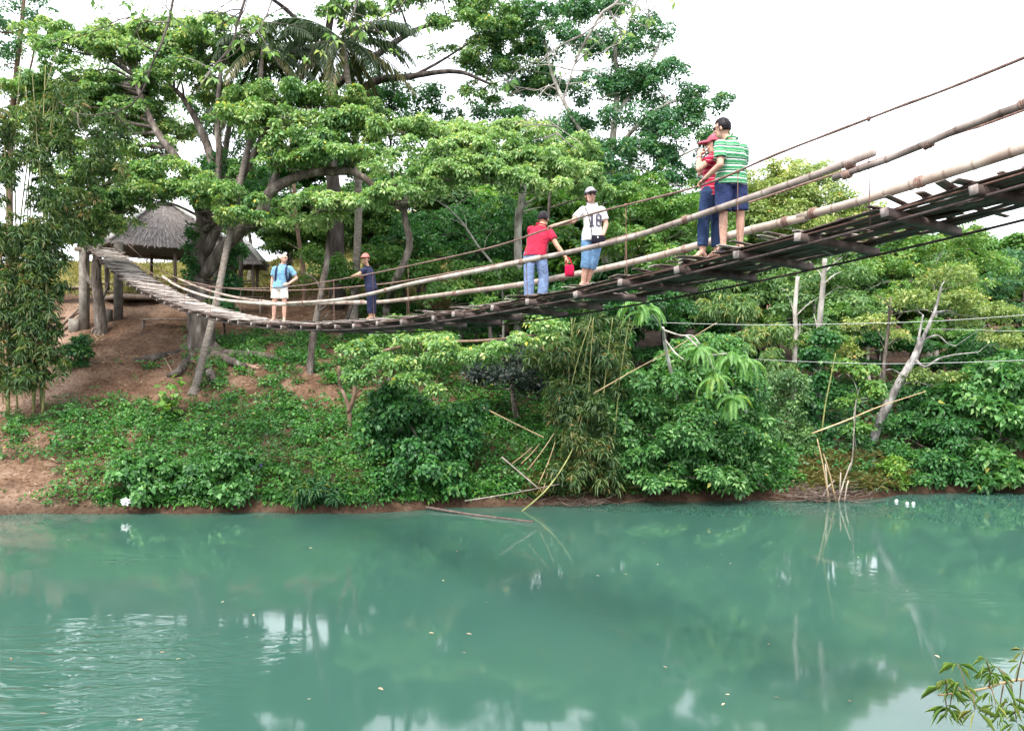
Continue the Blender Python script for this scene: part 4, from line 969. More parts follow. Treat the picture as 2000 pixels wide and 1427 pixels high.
# pinnate-leaved young tree: every frond a part
def pinnate_tree():
    d = 30.6
    x = (1330 - 1000) / F * 34.4; b = np.array([x, 34.4, float(ground_z(x, 34.4))])
    root = empty('pinnate_tree', b, 'light green tree with big feathery hanging fronds and pale bare branches', 'tree')
    g = Geo()
    A = [b - (0, 0, .2), P(1325, 800, 34), P(1300, 680, 33), P(1295, 640, 32)]
    br = [[P(1298, 645, 32), P(1330, 655, 31.4), P(1352, 655, 31), P(1368, 672, d)], [P(1300, 665, 32.4), P(1320, 690, 31.4), P(1340, 705, 31)], [P(1340, 655, 31.2), P(1380, 690, d), P(1420, 690, d)], [P(1380, 690, d), P(1400, 730, d), P(1430, 770, d)], [P(1295, 645, 32), P(1280, 620, 31.4), P(1265, 605, 31)]]
    tube(g, catmull(A, 16), np.linspace(.1, .05, 16), 7)
    for q in br: tube(g, catmull(q, 10), np.linspace(.035, .015, 10), 6)
    obj('trunk', g.mesh('trunk', M['bark_pale'], True, origin=b), root)
    specs = []
    for (cx, cy, n, dd) in ((1368, 676, 8, d), (1425, 690, 8, d), (1395, 730, 8, d - .2), (1432, 775, 7, d), (1265, 602, 8, 31), (1240, 585, 5, 31), (1455, 700, 6, d)):
        for k in range(n): specs.append((cx, cy, dd, k / n * 6.283 + random.uniform(-.3, .3)))
    for (cx, cy, dd, az) in specs:
        top = P(cx + random.uniform(-6, 6), cy + random.uniform(-6, 6), dd)
        h = np.array([math.cos(az), .7 * math.sin(az), 0]); L_ = random.uniform(.75, 1.1); n = 8; e = random.uniform(-.1, .5); pts = [top]
        for i in range(n):
            e -= .2; pts.append(pts[-1] + (h * math.cos(e) + np.array([0, 0, math.sin(e)])) * L_ / n)
        pts = np.array(pts); g = Geo(); tube(g, pts, np.linspace(.012, .004, n + 1), 4, cap=False)
        m = 12; u = np.linspace(.12, 1, m) * n
        Q = np.stack([np.interp(u, np.arange(n + 1), pts[:, j]) for j in range(3)], 1); T = nrm(np.gradient(Q, axis=0)); S = nrm(np.array([-h[1], h[0], 0.0]))
        yl = random.random() < .07
        for sd in (-1, 1):
            D = nrm(S * sd + T * .5 - np.array([0, 0, .35])); ln = np.full(m, .24) * np.linspace(1.05, .75, m)
            mid = Q + D * ln[:, None] * .5; tip = Q + nrm(D - (0, 0, .25)) * ln[:, None]
            V = np.stack([Q, mid + T * .045, tip, mid - T * .045], 1).reshape(-1, 3); i4 = np.arange(m)[:, None] * 4
            g.add(V, np.concatenate([i4 + [[0, 1, 2]], i4 + [[0, 2, 3]]]), None, np.repeat(np.clip(rng.normal(.55, .2, m), 0, 1), 4))
        fr = obj('frond', g.mesh('frond', L['pinnate'] if not yl else L['heart'], False, origin=b, usevar=True), root)
pinnate_tree()
# yellow dying leaves on it
def leaf_blade(Ln, W, mat, name='leaf', heart=False):
    """one curved leaf blade lying along +Y, hanging tip"""
    n = 6; V = []; t = np.linspace(0, 1, n)
    prof = np.sin(np.pi * (t * .82 + .18)) if not heart else np.array([.55, .95, 1, .8, .45, .02])
    for i in range(n):
        z = -.25 * Ln * t[i] ** 2
        V += [(-W / 2 * prof[i], Ln * t[i], z + .04 * W), (0, Ln * t[i] + (.1 * Ln if heart and i == 0 else 0), z), (W / 2 * prof[i], Ln * t[i], z + .04 * W)]
    f = [];
    for i in range(n - 1):
        for j in (0, 1): f.append((i * 3 + j, i * 3 + j + 1, (i + 1) * 3 + j + 1, (i + 1) * 3 + j))
    va = np.full(len(V), .6)
    return mesh_np(name, np.array(V, float), [np.array(f)], va, True, mat)

# heart-leaved young plant on the slope: each leaf its own part
def heart_plant():
    b = on_ground(332, 822)
    root = empty('heart_leaf_plant', b, 'young plant with large fresh green heart-shaped leaves on the open slope', 'plant')
    g = Geo(); tips = []
    for k in range(7):
        a = k * .9; e = b + np.array([math.cos(a) * random.uniform(.2, .55), math.sin(a) * .4, random.uniform(.55, 1.45)])
        tube(g, catmull([b, (b + e) / 2 + (0, 0, .1), e], 8), np.linspace(.02, .008, 8), 5); tips.append(e); tips.append((b + e) / 2 + (0, 0, .15))
    obj('stem', g.mesh('stem', M['bark'], True, origin=b), root)
    ms = []
    for v in (.25, .5, .7, .98):
        me = leaf_blade(.26, .24, L['heart'], 'leaf', True)
        me.attributes['var'].data.foreach_set('value', np.full(len(me.vertices), v, np.float32)); ms.append(me)
    for k in range(80):
        t = random.choice(tips) + rng.normal(0, .16, 3)
        t[2] = max(t[2], b[2] + .12)
        o = obj('leaf', random.choices(ms, [3, 4, 3, .6])[0], root)
        o.location = Vector(t - b); o.rotation_euler = (random.uniform(-.9, .1), random.uniform(-.4, .4), math.pi + random.uniform(-1.5, 1.5)); s = random.uniform(.7, 1.2); o.scale = (s, s, s)
heart_plant()

# shrubs along the left waterside
def shore_shrub(label, px, py, specs, style, leaf, dens, **kw):
    b = on_ground(px, py)
    return plant('shore_shrub', label, 'shrub', b, lob([(a, c, rx, ry, b[1] + dd) for a, c, rx, ry, dd in specs]), style, leaf, dens=dens, r0=.04, **kw)
shore_shrub('knee-high broad-leaved shrub on the left shore beside the white plastic bag', 275, 975, [(250, 935, 36, 30, 0), (300, 915, 45, 28, .3), (290, 960, 50, 26, -.2), (240, 905, 24, 16, .4)], 'big', 'shrub', 34, m=14, frac=.3, low=-.5)
shore_shrub('broad-leaved shrub on the left shore right beside the purple plastic scrap', 440, 975, [(400, 925, 50, 28, .2), (460, 905, 50, 26, .3), (430, 960, 60, 26, -.2), (480, 945, 36, 24, 0), (370, 950, 36, 26, 0)], 'big', 'shrub', 34, m=14, frac=.3, low=-.5, bias=-.08)
shore_shrub('spiky low plant with narrow grey-green leaves on the left shore', 615, 985, [(615, 955, 36, 22, 0), (590, 970, 26, 16, 0), (645, 970, 26, 16, 0)], 'bamb', 'blue', 34, m=12, frac=.32, low=-.4)
shore_shrub('small dark shrub at the foot of the rooted tower tree', 160, 715, [(155, 690, 26, 24, 0), (165, 665, 20, 12, .2), (150, 712, 24, 12, 0)], 'broad', 'deep', 30, m=12, frac=.34, low=-.4)

# ------------------------------------------------------------------ overhanging boughs of a tree on the near bank
def near_tree(label, base, bough, subs, leafspec, r0, bark):
    base = np.asarray(base, float); base[2] = float(ground_z(base[0], base[1]))
    root = empty('bank_tree', base, label, 'tree')
    g = Geo(); tube(g, catmull([base - (0, 0, .2)] + bough, 40), np.linspace(r0, .02, 40), 8, rough=.04)
    obj('trunk', g.mesh('trunk', M[bark], True, origin=base), root)
    tips = []
    for pts, a, b in subs:
        g = Geo(); c = catmull(pts, 26); c += np.cumsum(rng.normal(0, .006, c.shape), 0); tube(g, c, np.linspace(a * .5, b * .6, 26), 6)
        for k in range(9):
            i = random.randint(5, 24); q = c[i]
            e = q + np.array([random.uniform(-.5, .4), random.uniform(-.3, .3), random.uniform(-.35, .3)])
            branch_to(g, q, e, b * 1.3, .0025, 6, random.uniform(-.1, .15), 5); tips += [e, (q + e) / 2]
        tips += list(c[14::3])
        obj('bough', g.mesh('bough', M[bark], True, origin=base), root)
    tips = np.array(tips)[rng.random(len(tips)) < leafspec]
    lg = Geo(); leaf_geo(lg, tips + rng.normal(0, .02, tips.shape), np.tile([[0, 0, 1.0]], (len(tips), 1)), 4, .085, .038, (-.9, .3), .8, .01, .1)
    tag(obj('leaves', lg.mesh('leaves', L['rainy'], False, origin=base, usevar=True), root), kind='stuff')
D1 = 9.0
near_tree('tree on the near bank whose thin drooping boughs hang across the top of the view', (-7.5, 2.0, 0), [np.array([-7.0, 3, 6.5]), np.array([-5.5, 5.5, 9.6]), P(600, -160, D1), P(900, -120, D1)],
    [([P(520, -150, D1), P(472, 10, D1), P(455, 80, D1), P(410, 140, D1), P(365, 168, D1)], .035, .006), ([P(360, -140, D1), P(338, -10, D1), P(325, 50, D1), P(300, 110, D1), P(272, 180, D1), P(225, 218, D1), P(160, 222, D1), P(116, 196, D1)], .03, .005), ([P(330, 45, D1), P(240, 40, D1), P(170, 70, D1), P(100, 85, D1)], .016, .004),
     ([P(600, -150, D1), P(530, -20, D1), P(500, 60, D1), P(450, 75, D1)], .025, .005), ([P(700, -130, D1), P(695, 0, D1), P(670, 60, D1), P(625, 95, D1)], .025, .004), ([P(470, 20, D1), P(400, 30, D1), P(320, 10, D1), P(250, 60, D1)], .014, .004), ([P(820, -120, D1), P(790, 0, D1), P(740, 40, D1), P(690, 60, D1)], .018, .004)], .5, .2, 'bark')
near_tree('pale-twigged tree on the near bank with bare hanging branches and few yellow leaves', (7.5, 1.5, 0), [np.array([7.2, 2.5, 7]), np.array([6.0, 5.5, 10.2]), P(1420, -170, D1), P(1250, -90, D1)],
    [([P(1290, -110, D1), P(1210, 0, D1), P(1170, 40, D1), P(1130, 110, D1), P(1112, 170, D1), P(1095, 230, D1), P(1088, 280, D1)], .04, .007), ([P(1180, 30, D1), P(1150, 60, D1), P(1100, 85, D1), P(1060, 105, D1), P(1000, 135, D1)], .02, .004), ([P(1130, 110, D1), P(1080, 160, D1), P(1030, 165, D1), P(970, 160, D1)], .014, .004),
     ([P(1330, -110, D1), P(1262, -10, D1), P(1240, 40, D1), P(1225, 80, D1), P(1190, 95, D1)], .016, .004), ([P(1110, 180, D1), P(1075, 200, D1), P(1055, 240, D1), P(1010, 255, D1)], .012, .003), ([P(1260, -20, D1), P(1275, 30, D1), P(1270, 60, D1)], .012, .004)], .2, .22, 'bark_pale')

# ------------------------------------------------------------------ ground cover, litter
def scatter(n, test, lo=29.5, hi=48, xlo=-21, xhi=2):
    d = np.sqrt(rng.uniform(lo * lo, hi * hi, n)); x = rng.uniform(xlo, xhi, n)
    z = ground_z(x, d); px = 1000 + F * x / d; py = 713.5 - F * (z - CAMZ) / d
    t = d - waterline(x)
    keep = (t > .25) & (rng.random(n) < test(px, py, x, d))
    return np.stack([x, d, z], 1)[keep], px[keep], py[keep]
def sm(a, lo, hi): return np.clip((a - lo) / (hi - lo), 0, 1)
def cover_density(px, py, x, d):
    pn = .5 + .5 * vnoise(x, d, 1.6, 9) + .35 * vnoise(x, d, 4.2, 12)
    low = sm(py, 775, 815) * sm(px, 80, 130) * (1 - .5 * sm(1000 - py, 0, 25) * 0) 
    low = low * np.where((px < 260) & (py > 900), .45, 1)
    up = sm(px, 350, 440) * sm(py, 630, 660) * sm(pn, .25, .7) * .85
    sl = sm(px, 180, 260) * sm(py, 690, 720) * sm(pn, .75, 1.0) * .45
    left = (px < 110) * (py > 815) * (py < 900) * sm(pn, .4, .8) * .8
    rgt = sm(px, 680, 720) * .75 * sm(pn, .1, .5)
    edge = np.where(py > 993, .6, 1.0)
    return np.maximum.reduce([low * sm(pn, -.25, .25), up, sl, left, rgt]) * edge
C, px, py = scatter(56000, cover_density, xhi=11)
hh = np.abs(rng.normal(.08, .1, len(C))) * (1 + 1.2 * (py > 850)) * (1 + 1.3 * np.clip(vnoise(C[:, 0], C[:, 1], 2.2, 17), 0, 1))
C = C + np.stack([0 * hh, 0 * hh, hh + .03], 1)
g = Geo(); leaf_geo(g, C, np.tile([[0, -.25, 1.0]], (len(C), 1)) + rng.normal(0, .25, (len(C), 3)), 5, .135, .095, (-.3, .5), .6, .06)
tag(obj('ground_cover', g.mesh('ground_cover', L['cover'], False, usevar=True)), 'low green vines and herbs matting the left bank', 'ground cover', kind='stuff')
def litter_density(px, py, x, d):
    pn = .5 + .5 * vnoise(x, d, 1.1, 21)
    return .35 * sm(pn, .2, .9) + .9 * (px < 280) * (py > 840) * sm(pn, .2, .6) + .3 * (px < 200)
C, px, py = scatter(30000, litter_density, xhi=13)
g = Geo(); leaf_geo(g, C + (0, 0, .025), np.tile([[0, -.2, 1.0]], (len(C), 1)) + rng.normal(0, .25, (len(C), 3)), 2, .2, .035, (-.1, .25), .2, .03)
tag(obj('leaf_litter', g.mesh('leaf_litter', L['dry'], False, usevar=True)), 'dry fallen leaves and twigs strewn over the reddish bank', 'leaf litter', kind='stuff')
def grass_density(px, py, x, d):
    return sm(d, 48, 52) * .8
C, px, py = scatter(11000, grass_density, 47, 72, -36, -2)
g = Geo(); leaf_geo(g, C, np.tile([[0, -.1, 1.0]], (len(C), 1)), 4, .35, .05, (.3, 1.3), .4, .03)
tag(obj('hill_grass', g.mesh('hill_grass', L['drygrass'], False, usevar=True)), 'yellowish dry grass on the slope behind the hut', 'grass', kind='stuff')
# right-hand shore undergrowth
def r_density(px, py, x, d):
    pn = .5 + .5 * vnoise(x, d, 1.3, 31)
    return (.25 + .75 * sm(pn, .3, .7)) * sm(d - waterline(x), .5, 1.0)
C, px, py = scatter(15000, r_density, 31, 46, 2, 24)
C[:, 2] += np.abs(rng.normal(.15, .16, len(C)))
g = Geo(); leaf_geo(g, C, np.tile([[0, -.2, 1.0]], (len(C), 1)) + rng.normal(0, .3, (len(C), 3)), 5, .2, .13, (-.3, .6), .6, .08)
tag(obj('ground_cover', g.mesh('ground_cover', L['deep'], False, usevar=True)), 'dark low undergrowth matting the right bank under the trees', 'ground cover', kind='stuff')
def fringe_density(px, py, x, d):
    t = d - waterline(x); pn = .5 + .5 * vnoise(x, d, 1.1, 44)
    return (1 - sm(t, .5, 1.0)) * sm(pn, .15, .6) * np.where(px < 190, .15, 1.0)
C, px, py = scatter(60000, fringe_density, 29, 37, -19, 23)
C[:, 2] += np.abs(rng.normal(.06, .1, len(C)))
g = Geo(); leaf_geo(g, C, np.tile([[0, -.5, 1.0]], (len(C), 1)) + rng.normal(0, .3, (len(C), 3)), 5, .2, .085, (-.4, .7), .9, .06)
tag(obj('ground_cover', g.mesh('ground_cover', L['cover'], False, usevar=True)), 'ragged weeds hanging over the waterline along the far shore', 'ground cover', kind='stuff')
# straw-coloured grass tuft on the muddy point
C, px, py = scatter(5000, lambda px, py, x, d: 1.0 * (px > 1560) * (px < 1780) * (py > 890), 33, 38, 9.5, 17)
g = Geo(); leaf_geo(g, C, np.tile([[0, -.1, 1.0]], (len(C), 1)), 5, .42, .03, (.1, 1.2), .7, .03)
tag(obj('dry_grass', g.mesh('dry_grass', L['drygrass'], False, usevar=True)), 'pale dry grass on the muddy point around the bamboo stakes', 'grass', kind='stuff')
C, px, py = scatter(3500, lambda px, py, x, d: 1.0 * (px > 1020) * (px < 1230) * (py > 930), 31, 36, -1, 6)
g = Geo(); leaf_geo(g, C, np.tile([[0, -.1, 1.0]], (len(C), 1)), 5, .5, .028, (.1, 1.2), .8, .03)
tag(obj('dry_grass', g.mesh('dry_grass', L['drygrass'], False, usevar=True)), 'straw-coloured grass and stubble below the feathery bamboo thicket', 'grass', kind='stuff')

# ------------------------------------------------------------------ loose poles, sticks, logs
def stick(name, label, cat, pts, r0, r1, mat, group=None, nodes=.4):
    pts = [np.asarray(p, float) for p in pts]
    o_ = pts[0]
    g = bamboo_pole(pts, r0, r1, None, 24, nodes)
    o = obj(name, g.mesh(name, M[mat], True, origin=o_), None, None, o_)
    return tag(o, label, cat, group)
dB = 31.9
stick('bamboo_pole', 'curved green bamboo cane bending from the thicket down to the water', 'bamboo cane', [P(1010, 1006, 30.6), P(1068, 955, 31.2), P(1112, 890, 31.8), P(1132, 835, 32.2), P(1140, 792, 32.6)], .032, .018, 'bamboo_green')
stick('bamboo_pole', 'pale dry bamboo pole lying level across the foot of the curved green cane', 'bamboo pole', [P(908, 978, 31.2), P(1000, 963, 31.3), P(1092, 945, 31.6)], .026, .018, 'pole_old')
stick('bamboo_pole', 'short pale pole slanting down to the crossing of the fallen canes', 'bamboo pole', [P(980, 892, 32.0), P(1015, 922, 31.6), P(1050, 952, 31.2)], .028, .024, 'pole_old')
STK = 'dry bamboo stake slanting up out of the tangle left of the curved green cane'
for (a, b_, c, d_) in ((1030, 918, 1082, 846), (1052, 945, 1084, 864), (1018, 905, 1054, 866), (1000, 905, 1040, 872), (1060, 960, 1072, 900)):
    stick('bamboo_stake', STK, 'bamboo stake', [P(a, b_, dB - .3), P((a + c) / 2 + 2, (b_ + d_) / 2, dB), P(c, d_, dB + .3)], .02, .014, 'bamboo_dry', 'stakes in the fallen bamboo tangle')
stick('fallen_bamboo', 'long bamboo stem lying half in the water at the tangle', 'bamboo stem', [P(832, 993, 30.9) + (0, 0, .05), P(905, 1004, 30.0) + (0, 0, .03), P(975, 1013, 29.15) + (0, 0, .03), P(1042, 1020, 28.45) + (0, 0, .02)], .05, .035, 'beam')
stick('bamboo_pole', 'thin brown pole leaning across the dark bank hollow', 'bamboo pole', [P(944, 796, 33.6), P(1000, 824, 33.2), P(1062, 854, 32.6)], .032, .024, 'bamboo_dry')
stick('bamboo_pole', 'long thin bamboo rising from the feathery thicket across the glossy shrub', 'bamboo cane', [P(1160, 768, 32.2), P(1240, 722, 32.2), P(1310, 684, 32.2), P(1400, 630, 32.6)], .028, .014, 'bamboo_dry')
STK2 = 'upright pale bamboo stake in the muddy point beside the twig pile'
for (a, b_, c, d_, mk) in ((1622, 975, 1596, 857, 'bamboo_dry'), (1634, 970, 1608, 885, 'bamboo_dry'), (1618, 978, 1612, 905, 'pole'), (1632, 985, 1662, 903, 'pole'), (1648, 975, 1657, 938, 'pole'), (1640, 968, 1642, 922, 'pole'), (1600, 970, 1630, 938, 'pole_old')):
    e = P(a, b_, 32.75)
    stick('bamboo_stake', STK2, 'bamboo stake', [e - (0, 0, .3), P((a + c) / 2, (b_ + d_) / 2, 32.75), P(c, d_, 32.8)], .032, .025, mk, 'stakes on the muddy point')
stick('slender_stem', 'thin pale crooked stem growing up behind the stakes on the muddy point', 'stem', [P(1652, 945, 34), P(1664, 900, 34.2), P(1668, 840, 34.4), P(1672, 780, 34.6)], .03, .02, 'pole_old')
stick('bamboo_pole', 'long bamboo pole slanting up from the stakes across the leaning pale trunk', 'bamboo cane', [P(1586, 846, 34.6), P(1650, 822, 34.8), P(1720, 793, 35), P(1808, 764, 35.2)], .035, .016, 'bamboo_dry')
stick('bamboo_pole', 'green upright bamboo cane beside the vine column', 'bamboo cane', [P(1604, 850, 36.2), P(1612, 790, 36.2), P(1622, 740, 36.2), P(1632, 690, 36.2)], .035, .02, 'bamboo_green')
stick('dead_branch', 'fallen dead branch half buried on the slope below the big tree', 'branch', [on_ground(452, 708) + (0, 0, .1), on_ground(480, 716) + (0, 0, .12), on_ground(505, 724) + (0, 0, .08)], .12, .08, 'bark_red', None, 2)
stick('dead_branch', 'thin stick lying on the bare slope above the heart-leaved plant', 'stick', [on_ground(322, 702) + (0, 0, .05), on_ground(330, 720) + (0, 0, .12), on_ground(340, 740) + (0, 0, .05)], .035, .03, 'bark_red', None, 2)
# heaps of twigs: uncountable
def twig_heap(label, n, cx, cy, rx, ry, d, mat, ln, h=.4):
    g = Geo()
    for k in range(n):
        px = cx + random.gauss(0, rx * .45); py = cy + random.gauss(0, ry * .3); p = P(px, py, d + random.uniform(-.5, .5)); p[2] = max(.02, float(ground_z(p[0], p[1])) + .02) + abs(random.gauss(0, h * .4))
        a = random.uniform(0, 6.28); e = p + np.array([math.cos(a), math.sin(a) * .6, random.uniform(-.1, .35)]) * ln * random.uniform(.4, 1.2); e[2] = max(e[2], .03)
        tube(g, catmull([p, (p + e) / 2 + rng.normal(0, .05, 3), e], 5), np.linspace(.014, .006, 5), 4)
    tag(obj('twig_heap', g.mesh('twig_heap', M[mat], False)), label, 'twigs', kind='stuff')
twig_heap('heap of grey driftwood twigs at the water edge under the stakes', 170, 1610, 972, 90, 16, 33.0, 'pole_old', 1.2)
twig_heap('scattered dry canes over the green slope at the left', 34, 150, 880, 130, 60, 32.3, 'bamboo_dry', 1.6, .3)
twig_heap('tangle of dry canes on the green slope below the fork-trunked tree', 36, 560, 880, 90, 30, 32.4, 'bamboo_dry', 1.5, .35)
twig_heap('grey twigs caught along the shore under the bamboo tangle', 60, 1110, 985, 110, 10, 31.8, 'pole_old', .9, .2)

# ------------------------------------------------------------------ wires over the river
def wire(label, pts):
    g = Geo(); pts = [np.asarray(p) for p in pts]; o_ = pts[0]
    tube(g, catmull(pts, 40), .007, 5); tag(obj('wire', g.mesh('wire', M['wire'], True, origin=o_), None, None, o_), label, 'wire')
wire('upper thin pale wire strung across the right-hand trees', [P(1290, 630, 33), P(1450, 634, 31), P(1600, 633, 30), P(1800, 628, 29), P(2000, 615, 28), P(2400, 580, 26)])
wire('lower pale wire strung in front of the leaning trunk', [P(1468, 701, 35), P(1600, 707, 32), P(1750, 710, 30), P(2000, 703, 28), P(2400, 680, 26)])
wire('faint middle wire strung between the other two at the right', [P(1790, 642, 38), P(1900, 644, 36), P(2000, 646, 34), P(2400, 640, 30)])

# ------------------------------------------------------------------ litter
def crumpled(name, label, cat, c, r, mat, flat=.8):
    bm = bmesh.new(); bmesh.ops.create_icosphere(bm, subdivisions=3, radius=r)
    for v in bm.verts:
        n = v.co.normalized(); k = 1 + .25 * math.sin(n.x * 7 + n.y * 5) + .2 * math.sin(n.z * 9 + n.x * 4) + random.uniform(-.06, .06)
        v.co = Vector((v.co.x * k, v.co.y * k * .6, v.co.z * k * flat))
    me = bpy.data.meshes.new(name); bm.to_mesh(me); bm.free(); me.materials.append(M[mat])
    return tag(obj(name, me, None, None, c), label, cat)
p = P(245, 980, 29.95); crumpled('plastic_bag', 'crumpled white plastic bag caught at the water edge', 'plastic bag', p, .15, 'plastic_white')
p = on_ground(508, 921); crumpled('plastic_bag', 'purple plastic scrap among the shore shrubs', 'plastic bag', p + (0, -.25, .2), .13, 'plastic_purple')
p = on_ground(273, 928); crumpled('plastic_scrap', 'small white scrap in the leaves above the white bag', 'plastic scrap', p + (0, -.3, .25), .09, 'plastic_white')
p = P(240, 1027, 28.6); p[2] = .03
# three white floats
for i, (a, b_) in enumerate(((1751, 980), (1772, 985), (1784, 985))):
    d = CAMZ / ((b_ - 713.5) / F); crumpled('floating_scrap', 'small white scrap floating off the right bank', 'scrap', ((a - 1000) / F * d, d, .04), .055, 'plastic_white', .9)['group'] = 'white scraps floating off the right bank'
# fallen leaves floating on the river
fl = []
for v in (.3, .75, 1.0):
    me = leaf_blade(.15, .07, L['dry'], 'floating_leaf'); me.attributes['var'].data.foreach_set('value', np.full(len(me.vertices), v, np.float32)); fl.append(me)
for k in range(40):
    pxf, pyf = random.uniform(20, 1980), 1025 + 400 * random.random() ** 1.1
    d = CAMZ / ((pyf - 713.5) / F)
    o = obj('floating_leaf', random.choice(fl), None, None, ((pxf - 1000) / F * d, d, .018)); o.rotation_euler = (.12, random.uniform(-.2, .2), random.uniform(0, 6.28)); s = random.uniform(.3, .75); o.scale = (s, s, s)
    tag(o, 'fallen yellowish leaf floating on the green river', 'leaf', 'fallen leaves floating on the river')
# notice board
b = on_ground(733, 672); c = P(733, 656, b[1])
r_ = empty('notice_board', b, 'small blank whitish notice board on the bank under the deck', 'sign')
g = Geo(); box(g, np.array([0, 0, c[2] - b[2]]), (.62, .03, .6)); obj('board', g.mesh('board', M['white']), r_)
g = Geo(); box(g, np.array([0, .04, (c[2] - b[2]) / 2 - .1]), (.06, .05, (c[2] - b[2]) + .3)); obj('post', g.mesh('post', M['timber']), r_)

# ------------------------------------------------------------------ rooted tree grown over the left tower post
c = deck(S1 + .1, -.8); gz = float(ground_z(c[0], c[1]))
bs = np.array([c[0] + .1, c[1] - .35, gz])
rt = empty('strangler_tree', bs, 'gnarled bare trunk with hanging roots grown against the bridge tower post', 'tree')
g = Geo(); dS = bs[1]
tube(g, catmull([P(196, 690, dS), P(197, 640, dS), P(192, 580, dS), P(188, 540, dS), P(192, 480, dS)], 20), np.linspace(.34, .2, 20), 9, rough=.07)
obj('trunk', g.mesh('trunk', M['bark'], True, origin=bs), rt)
for pts, a, b_ in (([P(190, 565, dS), P(172, 545, dS), P(166, 520, dS), P(168, 480, dS), P(160, 440, dS)], .13, .05), ([P(196, 590, dS), P(210, 560, dS), P(214, 530, dS)], .09, .03)):
    g = Geo(); tube(g, catmull(pts, 14), np.linspace(a, b_, 14), 7, rough=.06); obj('limb', g.mesh('limb', M['bark'], True, origin=bs), rt)
for pts in ([(190, 645), (180, 670), (184, 695), (200, 712), (212, 724)], [(200, 650), (206, 680), (203, 702)], [(188, 640), (176, 660), (178, 690)], [(205, 660), (225, 690), (248, 702)]):
    q = [P(a, b_, dS - .2) for a, b_ in pts[:-1]] + [on_ground(*pts[-1]) + (0, 0, .03)]
    g = Geo(); tube(g, catmull(q, 14), np.linspace(.12, .04, 14), 6, rough=.06); obj('root', g.mesh('root', M['bark'], True, origin=bs), rt)

# ------------------------------------------------------------------ huts
def thatch_hut(label, cx, cy, rot, wx, wy, zf, ze, zt, ridge=.0, rows=9, per=90, posts=True, rail=True):
    """hip-roofed open hut; wx, wy eave half sizes"""
    root = empty('thatched_hut', (cx, cy, zf), label, 'hut'); root.rotation_euler = (0, 0, rot)
    he, ht = ze - zf, zt - zf
    cor = np.array([[-wx, -wy, he], [wx, -wy, he], [wx, wy, he], [-wx, wy, he]]); rl = ridge
    ap = np.array([[-rl, 0, ht], [rl, 0, ht]])
    faces = [(cor[0], cor[1], ap[1], ap[0]), (cor[1], cor[2], ap[1], ap[1]), (cor[2], cor[3], ap[0], ap[1]), (cor[3], cor[0], ap[0], ap[0])]
    for (a, b_, c, d) in faces:
        g = Geo()
        g.add([a, b_, c - (0, 0, .02), d - (0, 0, .02), a - (0, 0, .1), b_ - (0, 0, .1)], None, [[0, 1, 2, 3], [4, 5, 1, 0]])
        nn = nrm(np.cross(b_ - a, d - a)); nn = nn if nn[2] > 0 else -nn
        for r in range(rows):
            t0 = r / rows
            for k in range(per):
                u = random.random(); t = t0 + random.uniform(-.02, .05)
                lo_ = (a * (1 - u) + b_ * u) * (1 - t) + (d * (1 - u) + c * u) * t
                dirn = nrm((d * (1 - u) + c * u) - (a * (1 - u) + b_ * u))
                side = nrm(b_ - a) * random.uniform(.008, .022)
                ln = random.uniform(.35, .6)
                lift = nn * random.uniform(.02, .09); low_ = lo_ - dirn * random.uniform(.05, .28 if r == 0 else .12) - np.array([0, 0, .06 if r == 0 else 0])
                V = np.array([low_ - side + lift, low_ + side + lift, lo_ + dirn * ln + side + nn * .01, lo_ + dirn * ln - side + nn * .01])
                g.add(V, None, [[0, 1, 2, 3]], np.full(4, np.clip(random.gauss(.5, .22), 0, 1)))
        tag(obj('thatch', g.mesh('thatch', M['thatch'], False, usevar=True), root), kind='stuff')
    for i in range(4):
        q = ap[1] if i in (1, 2) else ap[0]
        g = Geo(); p0, p1 = cor[i] + (0, 0, .12), q + (0, 0, .2)
        tube(g, [p0, p0 * .5 + p1 * .5 + (0, 0, .03), p1], .2, 8, flat=.5); obj('ridge_cap', g.mesh('ridge_cap', M['ridge']), root)
    for sx in (-1, 0, 1):
        for sy in (-1, 1):
            g = Geo(); x_, y_ = sx * (wx - .55), sy * (wy - .55)
            tube(g, [(x_, y_, -.6), (x_, y_, he * .5), (x_, y_, he + .12)], .09, 7); obj('post', g.mesh('post', M['timber'], True), root)
    for sy in (-1, 1):
        g = Geo(); tube(g, [(-wx + .5, sy * (wy - .55), he - .02), (wx - .5, sy * (wy - .55), he - .02)], .08, 6); obj('eave_beam', g.mesh('eave_beam', M['timber'], True), root)
    for sx in (-1, 1):
        g = Geo(); tube(g, [(sx * (wx - .55), -wy + .5, he - .06), (sx * (wx - .55), wy - .5, he - .06)], .08, 6); obj('eave_beam', g.mesh('eave_beam', M['timber'], True), root)
    if rail:
        for hz in (.45, .9):
            g = Geo(); tube(g, [(-wx + .55, -wy + .55, hz), (wx - .55, -wy + .55, hz)], .045, 6); obj('rail', g.mesh('rail', M['timber'], True), root)
            g = Geo(); tube(g, [(-wx + .55, wy - .55, hz), (wx - .55, wy - .55, hz)], .045, 6); obj('rail', g.mesh('rail', M['timber'], True), root)
    g = Geo(); box(g, (0, 0, -.12), (2 * wx - .9, 2 * wy - .9, .22)); obj('floor', g.mesh('floor', M['timber']), root)
    return root
dH = 50.5
hc = P(318, 560, dH)
thatch_hut('open thatched hut with hipped grey roof and pale ridge cap at the far bridge end', hc[0], hc[1], math.radians(36), 3.5, 3.0, P(318, 583, dH)[2], P(318, 492, dH)[2], P(318, 402, dH)[2], .5, 13, 240)
h2 = P(455, 560, 51.5)
